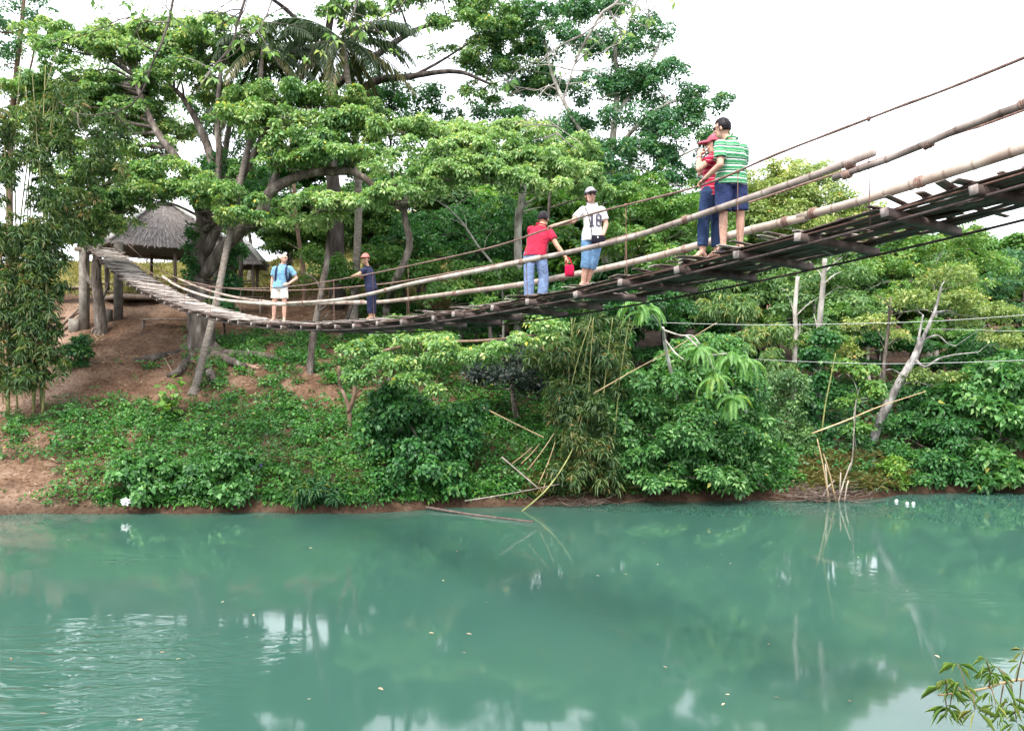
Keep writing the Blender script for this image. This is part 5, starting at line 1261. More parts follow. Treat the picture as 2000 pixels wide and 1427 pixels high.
thatch_hut('small low thatched shelter half hidden behind the big rain tree', h2[0], h2[1], math.radians(10), 1.8, 1.6, P(455, 582, 51.5)[2], P(455, 518, 51.5)[2], P(455, 470, 51.5)[2], .5, 9, 130)
# stall counter and bench near the hut
def bench(name, label, cat, c, L_, W_, H_, rz, mat='timber'):
    root = empty(name, c, label, cat); root.rotation_euler = (0, 0, rz)
    g = Geo(); box(g, (0, 0, H_), (L_, W_, .07)); obj('top', g.mesh('top', M[mat]), root)
    for sx in (-1, 1):
        for sy in (-1, 1):
            g = Geo(); box(g, (sx * (L_ / 2 - .1), sy * (W_ / 2 - .06), H_ / 2 - .15), (.08, .08, H_ + .22)); obj('leg', g.mesh('leg', M[mat]), root)
    return root
c = on_ground(478, 615); bench('stall_table', 'dark wooden stall table behind the bridge near the small shelter', 'table', c, 1.9, .8, .85, .1)
c = on_ground(330, 640); bench('bench', 'rough low plank bench on the bare earth below the hut', 'bench', c, 2.6, .35, .4, .15)
c = on_ground(150, 590); bench('bamboo_platform', 'low bamboo platform at the top of the bank path', 'platform', c, 2.2, 1.2, .7, .3)
for k, (a, b_, cc, d_) in enumerate(((120, 640, 168, 600), (115, 655, 165, 618))):
    stick('path_rail', 'slanting pole beside the steps of the bank path', 'pole', [on_ground(a, b_) + (0, 0, .1), on_ground(cc, d_) + (0, 0, .25)], .05, .05, 'timber', 'poles beside the bank path', 3)
for k in range(6):
    a = on_ground(118 - k * 3, 690 - k * 17); g = Geo(); box(g, (0, 0, 0), (.95, .3, .16)); o = obj('earth_step', g.mesh('earth_step', M['timber']), None, None, a); o.rotation_euler = (0, 0, .1 * k); tag(o, 'rough wooden step set in the bank path', 'step', 'steps of the bank path')

# ------------------------------------------------------------------ people
def mat_cloth(name, c, bump=.75, scale=14, rough=.85):
    m, n, l, b = new_mat(name)
    tc = n.new('ShaderNodeTexCoord'); no = n.new('ShaderNodeTexNoise'); no.inputs['Scale'].default_value = scale; no.inputs['Detail'].default_value = 4
    l.new(tc.outputs['Object'], no.inputs['Vector'])
    r = ramp(n, [(.3, tuple(v * .68 for v in c)), (.5, c), (.72, tuple(min(.85, v * 1.22) for v in c))]); l.new(no.outputs['Fac'], r.inputs[0])
    l.new(r.outputs[0], b.inputs['Base Color']); b.inputs['Roughness'].default_value = rough; b.inputs['Specular IOR Level'].default_value = .15
    n2 = n.new('ShaderNodeTexNoise'); n2.inputs['Scale'].default_value = 9; n2.inputs['Detail'].default_value = 2; n2.inputs['Distortion'].default_value = 1.2
    l.new(tc.outputs['Object'], n2.inputs['Vector'])
    bp = n.new('ShaderNodeBump'); bp.inputs['Strength'].default_value = bump; bp.inputs['Distance'].default_value = .03
    l.new(n2.outputs['Fac'], bp.inputs['Height']); l.new(bp.outputs[0], b.inputs['Normal'])
    return m
def mat_stripes(name, base, period, bands, z0):
    """horizontal woven stripes: bands = [(from, to, colour)] as fractions of the period"""
    m, n, l, b = new_mat(name)
    tc = n.new('ShaderNodeTexCoord'); sp = n.new('ShaderNodeSeparateXYZ'); l.new(tc.outputs['Object'], sp.inputs[0])
    no = n.new('ShaderNodeTexNoise'); no.inputs['Scale'].default_value = 4; l.new(tc.outputs['Object'], no.inputs['Vector'])
    ad = n.new('ShaderNodeMath'); ad.operation = 'MULTIPLY_ADD'; l.new(no.outputs['Fac'], ad.inputs[0]); ad.inputs[1].default_value = .035; l.new(sp.outputs[2], ad.inputs[2])
    a2 = n.new('ShaderNodeMath'); a2.operation = 'ADD'; l.new(ad.outputs[0], a2.inputs[0]); a2.inputs[1].default_value = -z0
    dv = n.new('ShaderNodeMath'); dv.operation = 'DIVIDE'; l.new(a2.outputs[0], dv.inputs[0]); dv.inputs[1].default_value = period
    fr = n.new('ShaderNodeMath'); fr.operation = 'FRACT'; l.new(dv.outputs[0], fr.inputs[0])
    st = [(0, base)]
    for f0, f1, c in bands: st += [(f0, c), (f1, base)]
    r = ramp(n, st); r.color_ramp.interpolation = 'CONSTANT'; l.new(fr.outputs[0], r.inputs[0]); l.new(r.outputs[0], b.inputs['Base Color'])
    b.inputs['Roughness'].default_value = .85; b.inputs['Specular IOR Level'].default_value = .15
    n2 = n.new('ShaderNodeTexNoise'); n2.inputs['Scale'].default_value = 8; n2.inputs['Distortion'].default_value = 1.4; l.new(tc.outputs['Object'], n2.inputs['Vector'])
    bp = n.new('ShaderNodeBump'); bp.inputs['Strength'].default_value = .8; bp.inputs['Distance'].default_value = .035; l.new(n2.outputs['Fac'], bp.inputs['Height']); l.new(bp.outputs[0], b.inputs['Normal'])
    return m
SK = {'fair': mat_cloth('skin_fair', (.55, .33, .25), .03, 30, .5), 'tan': mat_cloth('skin_tan', (.48, .28, .19), .03, 30, .5), 'brown': mat_cloth('skin_brown', (.34, .19, .12), .03, 30, .5)}
CL = {k: mat_cloth('cloth_' + k, c) for k, c in {'sky': (.17, .34, .5), 'cream': (.72, .66, .6), 'navy': (.022, .026, .06), 'red': (.42, .022, .055), 'jeans': (.17, .24, .40), 'jersey': (.66, .66, .66), 'capri': (.13, .24, .40), 'denim': (.028, .05, .12), 'blueshorts': (.028, .042, .115), 'salmon': (.5, .16, .14), 'greycap': (.3, .28, .33), 'pinkcap': (.42, .1, .14), 'black': (.014, .012, .022), 'numgrey': (.1, .09, .13), 'bagred': (.5, .01, .06), 'flower': (.5, .45, .5)}.items()}
CL['greenstripe'] = mat_stripes('cloth_green_stripes', (.055, .26, .115), .16, [(.12, .2, (.7, .74, .7)), (.2, .27, (.015, .02, .05)), (.34, .37, (.6, .7, .6)), (.62, .72, (.72, .76, .72)), (.84, .87, (.5, .65, .5))], .86)
CL['redstripe'] = mat_stripes('cloth_red_stripes', (.38, .015, .05), .055, [(.5, .64, (.6, .3, .34))], .9)
HAIR = {'black': mat_cloth('hair_black', (.012, .009, .012), .5, 30, .45), 'white': mat_cloth('hair_white', (.62, .58, .54), .5, 30, .6)}
GLASS = mat_plain('dark_glasses', (.02, .012, .015), .15, .6)
EYE = mat_plain('eye_dark', (.03, .02, .02), .2)
LIP = mat_plain('lip', (.36, .12, .11), .5)

class Body(Geo):
    def ell(s, c, r, R=None, nu=14, nv=9):
        c = np.asarray(c, float); V = []
        for i in range(nv + 1):
            ph = math.pi * i / nv
            for j in range(nu):
                a = 2 * math.pi * j / nu
                V.append((math.sin(ph) * math.cos(a) * r[0], math.sin(ph) * math.sin(a) * r[1], math.cos(ph) * r[2]))
        V = np.array(V)
        if R is not None: V = V @ np.asarray(R).T
        i, j = np.meshgrid(np.arange(nv), np.arange(nu), indexing='ij')
        s.add(V + c, None, np.stack([i * nu + j, (i + 1) * nu + j, (i + 1) * nu + (j + 1) % nu, i * nu + (j + 1) % nu], -1).reshape(-1, 4)); return s
    def cap(s, a, b, ra, rb):
        a = np.asarray(a, float); b = np.asarray(b, float); n = 10; D = nrm(b - a)
        pts = [a - D * ra * .98, a - D * ra * .7, a] + [a + (b - a) * t for t in (.33, .66)] + [b, b + D * rb * .7, b + D * rb * .98]
        rr = [ra * .15, ra * .72, ra, lerp(ra, rb, .33), lerp(ra, rb, .66), rb, rb * .72, rb * .15]
        tube(s, pts, rr, 12); return s
    def chain(s, pts, rr, flat=False):
        for i in range(len(pts) - 1):
            if flat and i == len(pts) - 2:
                a, b = np.asarray(pts[i], float), np.asarray(pts[i + 1], float); D = nrm(b - a)
                tube(s, [a - D * rr[i] * .7, a, (a + b) / 2, b], [rr[i] * .7, rr[i], (rr[i] + rr[i + 1]) / 2, rr[i + 1]], 14)
            else: s.cap(pts[i], pts[i + 1], rr[i], rr[i + 1])
        return s
    def loft(s, rings, sides=18):
        """rings: (centre, across vector, half width, half depth)"""
        V = []; n = len(rings)
        for c, ax, w, d in rings:
            ax = nrm(ax); ax2 = nrm(np.cross([0, 0, 1.0], ax))
            for j in range(sides):
                a = 2 * math.pi * j / sides; ca, sa = math.cos(a), math.sin(a)
                V.append(np.asarray(c) + ax * w * np.sign(ca) * abs(ca) ** .92 + ax2 * d * np.sign(sa) * abs(sa) ** .92)
        V += [np.asarray(rings[0][0]), np.asarray(rings[-1][0])]
        i, j = np.meshgrid(np.arange(n - 1), np.arange(sides), indexing='ij')
        f4 = np.stack([i * sides + j, i * sides + (j + 1) % sides, (i + 1) * sides + (j + 1) % sides, (i + 1) * sides + j], -1).reshape(-1, 4)
        f3 = [(n * sides, (q + 1) % sides, q) for q in range(sides)] + [(n * sides + 1, (n - 1) * sides + q, (n - 1) * sides + (q + 1) % sides) for q in range(sides)]
        s.add(np.array(V), f3, f4); return s

todo = []
def skin_obj(name, body, mat, parent, voxel=.008, smooth=2):
    o = obj(name, body.mesh(name, mat, True), parent)
    r = o.modifiers.new('r', 'REMESH'); r.mode = 'VOXEL'; r.voxel_size = voxel; r.use_smooth_shade = True
    s = o.modifiers.new('s', 'SMOOTH'); s.factor = .5; s.iterations = smooth
    dc = o.modifiers.new('d', 'DECIMATE'); dc.ratio = .3
    todo.append(o); return o

def frame(fwd, up=(0, 0, 1)):
    y = nrm(np.asarray(fwd, float)); x = nrm(np.cross(y, up)); z = np.cross(x, y)
    return np.stack([x, y, z], 1)             # columns right, forward, up

def hand(b, wr, d, side, curl=.5, palm=(0, 0, -1), k=1.0):
    """palm and five fingers; d points along the hand, palm = palm normal, side = thumb direction"""
    d = nrm(np.asarray(d, float)); pn = nrm(np.asarray(palm, float) - d * np.dot(palm, d)); t = nrm(np.cross(d, pn)) * side
    R = np.stack([t, d, pn], 1); wr = np.asarray(wr, float)
    b.ell(wr + d * .045 * k, (.04 * k, .055 * k, .016 * k), R)
    b.cap(wr - d * .02, wr + d * .03, .024 * k, .024 * k)
    for i, (off, ln) in enumerate(((.029, .062), (.010, .07), (-.010, .066), (-.029, .052))):
        p0 = wr + d * .085 * k + t * off * k; a = curl * (1 + .12 * i)
        d1 = d * math.cos(a) + pn * math.sin(a); d2 = d * math.cos(2.1 * a) + pn * math.sin(2.1 * a)
        p1 = p0 + d1 * ln * .5 * k; p2 = p1 + d2 * ln * .55 * k
        b.cap(p0 - d * .012, p1, .0098 * k, .009 * k); b.cap(p1, p2, .009 * k, .0075 * k)
    q0 = wr + d * .025 * k + t * .03 * k; q1 = q0 + (t * .7 + d * .6 + pn * .35 * curl) * .036 * k; q2 = q1 + (t * .25 + d * .8 + pn * .8 * curl) * .034 * k
    b.cap(q0 - t * .01, q1, .0125 * k, .0105 * k); b.cap(q1, q2, .0105 * k, .0085 * k)

def person(label, loc, J, look, feet, skin, top, bottom, hair, hem, sleeve, leghem, wide=1.0, hands=None, hatless=True, cap=None, glasses=False, longhair=False, bald=False, shoes=None, girl=False):
    """J: joints in metres from the feet, x right, y away, z up. l/r are picture sides."""
    root = empty('person', loc, label, 'person'); root.scale = (PS, PS, PS)
    J = {k: np.asarray(v, float) for k, v in J.items()}
    ax = J['sr'] - J['sl']; axh = J['hr'] - J['hl']; shw = np.linalg.norm(ax) / 2
    pel, neck, head = (J['hl'] + J['hr']) / 2, J['neck'], J['head']
    cm = (J['sl'] + J['sr']) / 2
    def at(t): return pel * (1 - t) + cm * t
    w = wide
    hipw = .165 * w if not girl else .165
    prof = [(-.16, hipw * .75, .1), (-.02, hipw, .125), (.12, hipw * .98, .12), (.4, .15 * w if not girl else .125, .108), (.7, .168 * w if not girl else .145, .118), (.82, shw * .92, .112), (.94, shw * .8, .098), (1.03, shw * .5, .082), (1.1, .082, .07), (1.16, .064, .062)]
    def rings(g, lo=-9, hi=9):
        return [(at(t), lerp(axh, ax, min(1, max(0, t))), a + g, (b * (.6 + .4 * w)) + g) for t, a, b in prof if lo <= t <= hi]
    fw = nrm(look)
    B = Body()
    B.loft(rings(0)); B.cap(cm + (neck - cm) * .2, head - (0, 0, .05), .058 * (.9 if girl else 1), .052 * (.9 if girl else 1))
    H = frame(fw) * 1.09
    B.ell(head + H @ [0, -.005, .02], (.073, .092, .098), H); B.ell(head + H @ [0, .02, -.055], (.056, .066, .062), H)
    B.ell(head + H @ [0, .03, -.085], (.034, .04, .03), H); B.cap(head + H @ [0, .088, .012], head + H @ [0, .108, -.022], .009, .014)
    for sx in (-1, 1):
        B.ell(head + H @ [sx * .075, -.008, -.008], (.011, .02, .032), H); B.ell(head + H @ [sx * .034, .072, -.028], (.022, .018, .02), H)
    B.ell(head + H @ [0, .084, .038], (.045, .014, .012), H); B.ell(head + H @ [0, .086, -.058], (.022, .012, .008), H)
    hands = hands or {}
    for s_ in 'lr':
        sh, el, wr = J['s' + s_], J['e' + s_], J['w' + s_]
        B.chain([sh + (cm - sh) * .2 - (0, 0, .025), sh - (0, 0, .03), el], [.05 * w, .05 * w, .041]); B.chain([el, el + (wr - el) * .35, wr], [.041, .04, .027])
        hd = hands.get(s_, {}); hand(B, wr, hd.get('d', wr - el), hd.get('side', 1), hd.get('curl', .35), hd.get('palm', (0, -1, 0)), .95 if girl else 1.0)
        hp, kn, an = J['h' + s_], J['k' + s_], J['a' + s_]
        B.chain([hp, kn], [.088 * (.5 + .5 * w), .056]); B.chain([kn, kn + (an - kn) * .32, an], [.054, .057, .037])
        f = nrm(np.asarray(feet[0 if s_ == 'l' else 1], float)); heel = an - f * .045; heel[2] = .035 + an[2] - .08; ball = an + f * .11; ball[2] = .022 + an[2] - .08
        B.cap(an, heel, .036, .034); B.chain([an, (an + ball) / 2 + (0, 0, .008), ball], [.036, .034, .024]); FR = frame(f)
        for q in range(5):
            o_ = FR @ np.array([(-.03 + .015 * q), .03 + .03 - .004 * abs(q - 1), -.006]); B.cap(ball + FR @ [(-.03 + .015 * q), 0, -.002], ball + o_, .012, .009)
    skin_obj('body', B, SK[skin], root)
    # eyes and mouth
    for sx in (-1, 1):
        g = Body(); g.ell(head + H @ [sx * .031, .082, .012], (.014, .007, .007), H, 8, 6); obj('eye', g.mesh('eye', EYE, True), root)
    g = Body(); g.ell(head + H @ [0, .094, -.058], (.022, .006, .006), H, 8, 6); obj('mouth', g.mesh('mouth', LIP, True), root)
    # shirt
    g = Body(); g.loft([(at(hem), lerp(axh, ax, max(0, min(1, hem))), hipw + .024 + .012 * (w - 1), .148 * (.6 + .4 * w))] + rings(.02, hem + .06, 1.05) + [(at(1.1), ax, .096, .086), (at(1.13), ax, .08, .078)])
    for s_ in 'lr':
        sh, el = J['s' + s_], J['e' + s_]
        if s_ in sleeve: e = el
        q = sh + (el - sh) * sleeve['len']; s0 = sh + (cm - sh) * .22 - (0, 0, .025); g.chain([s0, sh - (0, 0, .03), q], [.066 * w, .069 * w, .069 * w], True)
    shirt = skin_obj('shirt', g, CL[top], root, .009, 2)
    g = Body(); tube(g, [at(1.13) + nrm(np.cross([0, 0, 1.0], nrm(ax))) * .078 * math.sin(a) + nrm(ax) * .082 * math.cos(a) + (0, 0, .008 + (.02 if (np.dot(nrm(np.cross([0, 0, 1.0], nrm(ax))) * math.sin(a), fw) < 0) else -.012)) for a in np.linspace(0, 6.283, 18)], .013, 6); obj('collar', g.mesh('collar', CL[top], True), root)
    # trousers
    g = Body(); g.loft([(at(t), lerp(axh, ax, max(0, t)), a + .014, b * (.6 + .4 * w) + .014) for t, a, b in prof if t < .05])
    for s_ in 'lr':
        hp, kn, an = J['h' + s_], J['k' + s_], J['a' + s_]
        fl = leghem.get('flare', 0)
        if leghem['t'] <= 1:
            e = hp + (kn - hp) * leghem['t']; g.chain([hp, e], [.108 * (.5 + .5 * w), lerp(.105, .078, leghem['t']) + fl], True)
        else:
            e = kn + (an - kn) * (leghem['t'] - 1); g.chain([hp, kn], [.105 * (.5 + .5 * w), .074 + fl * .6]); g.chain([kn, kn + (e - kn) * .4, e], [.074 + fl * .6, .073 + fl * .8, .062 + fl], True)
    skin_obj('trousers' if leghem['t'] > 1 else 'shorts', g, CL[bottom], root, .01, 2)
    # hair: shell over the skull, open at the face
    def shell_head(scale, keep, mat, name):
        bm = bmesh.new(); bmesh.ops.create_uvsphere(bm, u_segments=28, v_segments=18, radius=1)
        dele = []
        for v in bm.verts:
            v.co = Vector((v.co.x * .078 * scale, v.co.y * .097 * scale - .006, v.co.z * .106 * scale + .02)); v.co *= 1 + (random.uniform(-.035, .04) if name == 'hair' else 0)
            if not keep(v.co): dele.append(v)
        bmesh.ops.delete(bm, geom=dele, context='VERTS')
        for v in bm.verts: v.co = Vector(head + H @ np.array(v.co))
        me = bpy.data.meshes.new(name); bm.to_mesh(me); bm.free(); me.materials.append(mat); me.polygons.foreach_set('use_smooth', [True] * len(me.polygons))
        o = obj(name, me, root); sd = o.modifiers.new('t', 'SOLIDIFY'); sd.thickness = .008; todo.append(o); return o
    if bald: shell_head(1.03, lambda c: c.z < .06 and c.y < .01 and c.z > -.05, HAIR[hair], 'hair')
    else: shell_head(1.08, lambda c: (c.y < .03 and c.z > -.045) or c.z > .075, HAIR[hair], 'hair')
    if longhair:
        g = Body(); q0 = head + H @ [0, -.075, .02]; g.chain([q0, head + H @ [0, -.1, -.08], head + H @ [.01, -.095, -.2]], [.05, .045, .02]); skin_obj('ponytail', g, HAIR[hair], root, .01, 1)
    if cap:
        o = shell_head(1.15, lambda c: c.z > .04, CL[cap], 'cap')
        g = Body(); n = 9; V = []; 
        for i in range(n):
            a = math.pi * i / (n - 1); 
            for rr, zz in ((.082, .052), (.15, .046), (.19, .026)):
                V.append(head + H @ [math.cos(a) * .075, .03 + math.sin(a) * rr, zz + .012 * math.sin(a)])
        f = [(i * 3 + j, i * 3 + j + 1, (i + 1) * 3 + j + 1, (i + 1) * 3 + j) for i in range(n - 1) for j in (0, 1)]
        g.add(np.array(V), None, f); br = obj('brim', g.mesh('brim', CL[cap], True), o); sd = br.modifiers.new('t', 'SOLIDIFY'); sd.thickness = .006; todo.append(br)
    if glasses:
        g = Body()
        for sx in (-1, 1): g.ell(head + H @ [sx * .033, .094, .012], (.029, .008, .018), H, 10, 6); tube(g, [head + H @ [sx * .062, .085, .015], head + H @ [sx * .078, .0, .012]], .004, 5)
        tube(g, [head + H @ [-.02, .1, .016], head + H @ [.02, .1, .016]], .004, 5); obj('glasses', g.mesh('glasses', GLASS, True), root)
    if shoes:
        for s_, f in zip('lr', feet):
            an = J['a' + s_]; f = nrm(np.asarray(f, float)); g = Body(); FR = frame(f); c = an + f * .05; c[2] = an[2] - .068
            g.ell(c, (.05, .14, .017), FR); tube(g, [c + FR @ [-.045, .03, .0], c + FR @ [0, .05, .05], c + FR @ [.045, .03, 0]], .012, 6); obj('sandal', g.mesh('sandal', CL[shoes], True), root)
    return root, shirt

def stand(px, u=0.0):
    s = s_at(px, u); return deck(s, u, .062), s

def grip(r_, side, px, p, el, up=.028):
    """wrist and hand direction for a hand closed on the rope where it passes px"""
    t = rope_at(r_, s_at(px, side * BW / 2), side * BW / 2)
    t = (t - np.asarray(p)) / PS; d = nrm(t - np.asarray(el) + (0, 0, .02))
    return t - d * .085 + np.array([0, 0, up]), d
# 1 man in the pale blue polo, hands at side and hip
PS = P1S = 1.06
p1, s1 = stand(546, -.2)
person('older man in light blue polo shirt and cream shorts standing with hand on hip', p1, dict(head=(.12, -.02, 1.64), neck=(.08, 0, 1.5), sl=(-.12, .0, 1.405), sr=(.27, .0, 1.415), el=(-.19, .03, 1.12), wl=(-.21, -.01, .86), er=(.43, .05, 1.14), wr=(.26, -.1, .98), hl=(-.08, 0, .9), hr=(.1, 0, .9), kl=(-.13, -.02, .49), kr=(.13, -.02, .49), al=(-.15, 0, .08), ar=(.12, 0, .08)),
    (.25, -1, -.12), [(-.5, -1, 0), (.15, -1, 0)], 'fair', 'sky', 'cream', 'white', -.08, {'len': .72}, {'t': .72, 'flare': .025}, wide=1.08, hands={'r': dict(d=(-.9, -.35, -.1), curl=.3, palm=(0, .7, -.5), side=-1), 'l': dict(curl=.3, palm=(1, 0, 0), side=1)}, bald=True)
# 2 boy in navy holding the near rope
PS = .915
p2, s2 = stand(724, -.4)
g2 = grip(near_rope, -1, 688, p2, (-.26, -.3, 1.06)); g2b = grip(near_rope, -1, 700, p2, (-.22, .05, 1.04))
person('youth in navy t-shirt and salmon cap leaning sideways with hands on the rope', p2, dict(head=(-.12, -.03, 1.475), neck=(-.09, 0, 1.345), sl=(-.12, -.14, 1.24), sr=(-.02, .16, 1.25), el=(-.26, -.3, 1.08), wl=g2[0], er=(-.22, .05, 1.04), wr=g2b[0], hl=(.0, -.09, .8), hr=(.03, .09, .8), kl=(.0, -.09, .43), kr=(.04, .09, .43), al=(.01, -.08, .08), ar=(.05, .1, .08)),
    (-.2, -1, -.05), [(-1, -.4, 0), (-1, -.2, 0)], 'tan', 'navy', 'navy', 'black', -.1, {'len': .62}, {'t': 1.72, 'flare': .01}, wide=.93, hands={'l': dict(d=g2[1], curl=.7, palm=(.1, 0, -1), side=-1), 'r': dict(d=g2b[1], curl=.6, palm=(.1, 0, -1), side=1)}, cap='salmon')
# 3 man in red t-shirt leaning out over the far rope, back turned
PS = P3S = 1.05
p3, s3 = stand(1046, .15)
g3 = grip(far_rope, 1, 1064, p3, (-.02, .34, 1.02))
person('man in red t-shirt and blue jeans seen from behind, leaning on the far side', p3, dict(head=(.14, .3, 1.47), neck=(.11, .22, 1.37), sl=(-.07, .14, 1.3), sr=(.24, .1, 1.25), el=(-.02, .34, 1.02), wl=g3[0], er=(.35, .02, 1.0), wr=(.5, -.04, .79), hl=(-.1, 0, .84), hr=(.08, 0, .84), kl=(-.11, -.02, .44), kr=(.14, .04, .44), al=(-.11, -.03, .08), ar=(.1, .0, .08)),
    (.35, 1, -.35), [(-.15, 1, 0), (.2, 1, 0)], 'tan', 'red', 'jeans', 'black', -.06, {'len': .62}, {'t': 1.95, 'flare': .02}, wide=1.03, hands={'r': dict(d=(.5, -.1, -.8), curl=.8, palm=(-.6, .4, -.3), side=-1), 'l': dict(d=g3[1], curl=.7, palm=(0, .3, -1))}, shoes='black')
# 4 girl in the numbered jersey
PS = P4S = .93
p4, s4 = stand(1140, -.42)
g4 = grip(near_rope, -1, 1072, p4, (-.19, -.14, 1.07))
girl, jersey = person('young woman in white number 18 jersey, denim capris, grey cap and dark glasses', p4, dict(head=(.11, -.03, 1.51), neck=(.13, 0, 1.385), sl=(-.01, 0, 1.31), sr=(.3, .02, 1.315), el=(-.19, -.14, 1.07), wl=g4[0], er=(.37, .0, 1.05), wr=(.31, -.12, .86), hl=(.06, 0, .83), hr=(.23, 0, .83), kl=(.04, -.04, .45), kr=(.16, -.02, .45), al=(-.01, 0, .08), ar=(.06, .08, .08)),
    (.2, -1, .05), [(-.6, -1, 0), (-.2, -1, 0)], 'fair', 'jersey', 'capri', 'black', -.12, {'len': .74}, {'t': 1.36, 'flare': .018}, wide=.98, hands={'l': dict(d=g4[1], curl=.7, palm=(.2, 0, -1), side=-1), 'r': dict(d=(-.35, -.3, -.8), curl=.35, palm=(0, .9, -.2), side=-1)}, cap='greycap', glasses=True, longhair=True, girl=True)
# 5 woman with the camera
PS = P5S = 1.0
p5, s5 = stand(1383, -.45)
person('woman in red striped top, dark jeans and pink cap aiming a camera', p5, dict(head=(.1, .04, 1.48), neck=(.13, .04, 1.36), sl=(.02, -.1, 1.3), sr=(.16, .22, 1.29), el=(-.15, -.14, 1.13), wl=(-.12, -.02, 1.34), er=(-.05, .24, 1.16), wr=(-.07, .16, 1.36), hl=(-.01, -.06, .84), hr=(.14, .1, .84), kl=(-.07, -.05, .46), kr=(.13, .08, .46), al=(-.08, -.03, .08), ar=(.13, .08, .08)),
    (-1, .35, -.02), [(-.8, -.6, 0), (-1, .1, 0)], 'fair', 'redstripe', 'denim', 'black', -.1, {'len': .5}, {'t': 1.8, 'flare': .008}, wide=.95, hands={'l': dict(d=(.25, .25, .9), curl=.7, palm=(.5, .8, 0), side=-1), 'r': dict(d=(.1, -.3, .9), curl=.7, palm=(.3, -.9, 0), side=1)}, cap='pinkcap', longhair=True, girl=True)
# 6 big man in the green striped polo
PS = P6S = .97
p6, s6 = stand(1428, -.45)
g6 = grip(near_rope, -1, 1366, p6, (-.19, -.24, 1.1))
person('man in green and white striped polo and navy shorts holding the near rope', p6, dict(head=(-.11, .02, 1.62), neck=(-.05, 0, 1.5), sl=(-.17, -.1, 1.40), sr=(.165, .06, 1.385), el=(-.19, -.22, 1.1), wl=g6[0], er=(.2, .2, 1.11), wr=(.02, .34, 1.0), hl=(-.1, -.02, .92), hr=(.1, .03, .92), kl=(-.11, -.03, .48), kr=(.13, .04, .5), al=(-.11, -.03, .08), ar=(.13, .06, .11)),
    (-.85, .55, -.12), [(-.6, .8, 0), (-.3, 1, 0)], 'fair', 'greenstripe', 'blueshorts', 'black', -.1, {'len': .72}, {'t': .88, 'flare': .03}, wide=1.2, hands={'l': dict(d=g6[1], curl=.75, palm=(.1, 0, -1), side=-1), 'r': dict(curl=.4)}, glasses=True, shoes='navy')

# make the bodies and clothes real meshes
bpy.context.view_layer.update()
dg = bpy.context.evaluated_depsgraph_get()
for o in todo:
    me = bpy.data.meshes.new_from_object(o.evaluated_get(dg)); o.modifiers.clear(); o.data = me
    me.polygons.foreach_set('use_smooth', [True] * len(me.polygons))

# number 18 on the jersey, laid onto the cloth
from mathutils.bvhtree import BVHTree
def project(quads, target, name, mat, parent, dirn=(0, 1, 0), off=.004, n=5):
    bv = BVHTree.FromPolygons([v.co for v in target.data.vertices], [p.vertices for p in target.data.polygons])
    g = Geo()
    for (x0, z0, x1, z1) in quads:
        nu, nv = max(2, int((x1 - x0) / .012) + 1), max(2, int((z1 - z0) / .012) + 1); V = []
        for j in range(nv):
            for i in range(nu):
                p = Vector((lerp(x0, x1, i / (nu - 1)), -.6, lerp(z0, z1, j / (nv - 1)))); h = bv.ray_cast(p, Vector(dirn))
                V.append(np.array(h[0] if h[0] is not None else (p.x, -.1, p.z)) - np.array(dirn) * off)
        f = [(j * nu + i, j * nu + i + 1, (j + 1) * nu + i + 1, (j + 1) * nu + i) for j in range(nv - 1) for i in range(nu - 1)]
        g.add(np.array(V), None, f)
    return obj(name, g.mesh(name, mat, True), parent)
zb, zt_ = .985, 1.205
project([(.105, zb, .145, zt_), (.085, zb, .105, zb + .03), (.145, zb, .165, zb + .03), (.085, zt_ - .05, .105, zt_ - .02)], jersey, 'number_one', CL['numgrey'], girl)
zm = (zb + zt_) / 2
project([(.19, zb + .015, .218, zt_ - .015), (.262, zb + .015, .29, zt_ - .015), (.218, zb, .262, zb + .035), (.218, zt_ - .035, .262, zt_), (.218, zm - .02, .262, zm + .02)], jersey, 'number_eight', CL['numgrey'], girl)

# things people carry
def rbox(g, c, size, R=None, bev=.015):
    bm = bmesh.new(); bmesh.ops.create_cube(bm, size=1)
    for v in bm.verts: v.co = Vector((v.co.x * size[0], v.co.y * size[1], v.co.z * size[2]))
    bmesh.ops.bevel(bm, geom=bm.edges[:], offset=bev, segments=2, profile=.5, affect='EDGES')
    V = np.array([v.co[:] for v in bm.verts]); bm.verts.index_update()
    if R is not None: V = V @ np.asarray(R).T
    for f in bm.faces:
        idx = [v.index for v in f.verts]
        for i in range(1, len(idx) - 1): g.F3.append(np.array([[idx[0], idx[i], idx[i + 1]]]) + g.n)
    g.V.append(V + np.asarray(c)); g.var.append(np.full(len(V), .5)); g.n += len(V); bm.free(); return g
p1, p2, p3, p4, p5, p6 = [Vector(p) for p in (p1, p2, p3, p4, p5, p6)]
# backpack of the older man
r_ = empty('backpack', p1 + P1S * Vector((.08, .15, .95)), 'navy backpack worn by the older man in the blue polo', 'backpack'); r_.scale = (P1S,) * 3
g = Geo(); rbox(g, (0, .05, .24), (.3, .16, .44), None, .05); obj('bag', g.mesh('bag', CL['navy'], True), r_)
for sx in (-.13, .12):
    g = Geo(); tube(g, catmull([(sx, -.0, .42), (sx, -.13, .5), (sx, -.285, .4), (sx * 1.15, -.30, .22), (sx * 1.25, -.22, .06), (sx * 1.2, .0, .02)], 22), .026, 6, flat=.4); obj('strap', g.mesh('strap', CL['navy'], True), r_)
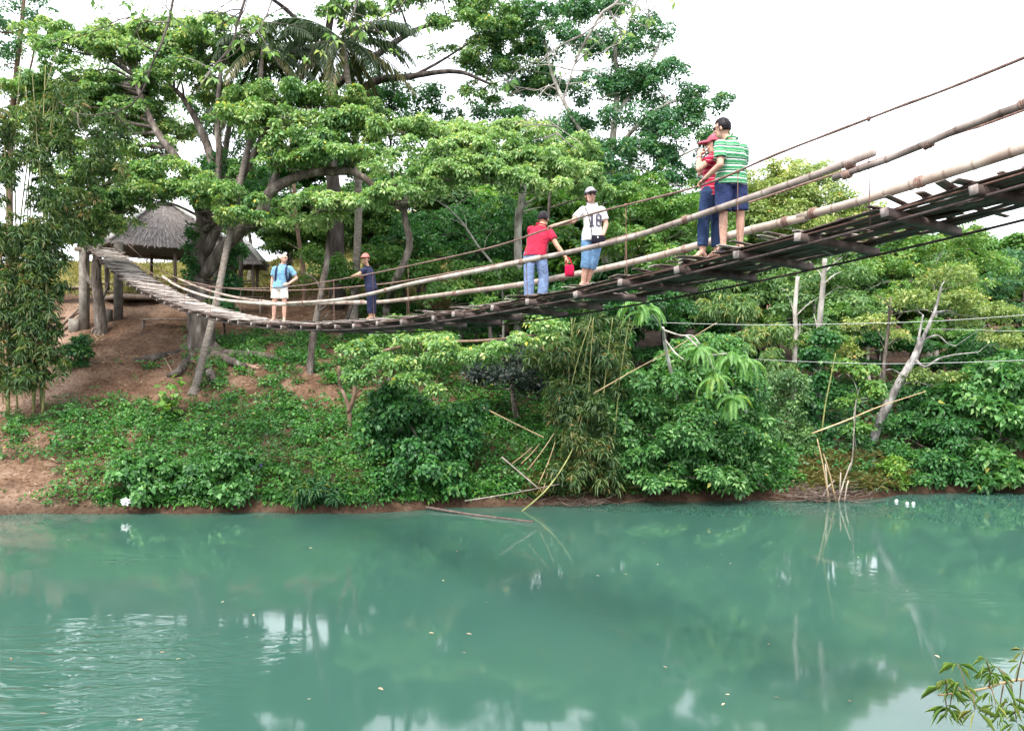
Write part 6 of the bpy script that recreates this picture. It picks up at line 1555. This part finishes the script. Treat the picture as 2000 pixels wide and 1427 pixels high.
# red bag in the hand of the man in red
r_ = empty('red_bag', p3 + P3S * Vector((.56, -.06, .42)), 'small bright red cloth bag hanging from the hand of the man in jeans', 'bag')
g = Geo(); rbox(g, (0, 0, .15), (.16, .08, .2), None, .03); obj('bag', g.mesh('bag', CL['bagred'], True), r_)
g = Geo(); tube(g, catmull([(-.06, 0, .24), (-.045, 0, .35), (.0, 0, .365), (.05, 0, .24)], 12), .01, 6); obj('handle', g.mesh('handle', CL['bagred'], True), r_)
# shoulder bag of the woman in the jersey
r_ = empty('shoulder_bag', p4 + P4S * Vector((.22, -.19, .7)), 'black shoulder bag slung across the woman in the number jersey', 'bag'); r_.scale = (P4S,) * 3
g = Geo(); rbox(g, (0, 0, .07), (.22, .09, .14), None, .03); obj('bag', g.mesh('bag', CL['black'], True), r_)
g = Geo(); rbox(g, (-.01, -.05, .1), (.02, .01, .03), None, .003); obj('buckle', g.mesh('buckle', M['white']), r_)
g = Geo(); tube(g, catmull([(-.1, .0, .12), (-.12, .045, .32), (-.155, .07, .48), (-.2, .13, .61), (-.205, .2, .64), (-.18, .32, .52), (-.05, .34, .3), (.11, .1, .12)], 30), .014, 6, flat=.4); obj('strap', g.mesh('strap', CL['black'], True), r_)
# camera of the woman in red
r_ = empty('compact_camera', p5 + P5S * Vector((-.09, .07, 1.40)), 'small silver-grey compact camera held up by the woman in the pink cap', 'camera'); r_.rotation_euler = (0, 0, math.radians(-70))
g = Geo(); rbox(g, (0, 0, .03), (.1, .025, .06), None, .006); obj('body', g.mesh('body', CL['greycap'], True), r_)
g = Geo(); tube(g, [(0, -.012, .03), (0, -.035, .03)], .02, 12); obj('lens', g.mesh('lens', GLASS, True), r_)
# watches
for root_p, pt, lab in ((p5, (-.125, -.04, 1.30), 'black wristwatch on the raised wrist of the woman with the camera'), (p6, tuple(g6[0] - g6[1] * .03), 'black wristwatch on the wrist of the man in green stripes')):
    g = Geo(); a = np.linspace(0, 6.283, 13); tube(g, [np.array([.034 * math.cos(t), .034 * math.sin(t), 0]) for t in a], .008, 6); o = obj('wristwatch', g.mesh('wristwatch', CL['black'], True), None, None, root_p + (P5S if root_p is p5 else P6S) * Vector(pt)); tag(o, lab, 'watch')
    o.rotation_euler = (0, 0, 0) if root_p is p5 else (math.radians(50), math.radians(-40), 0)
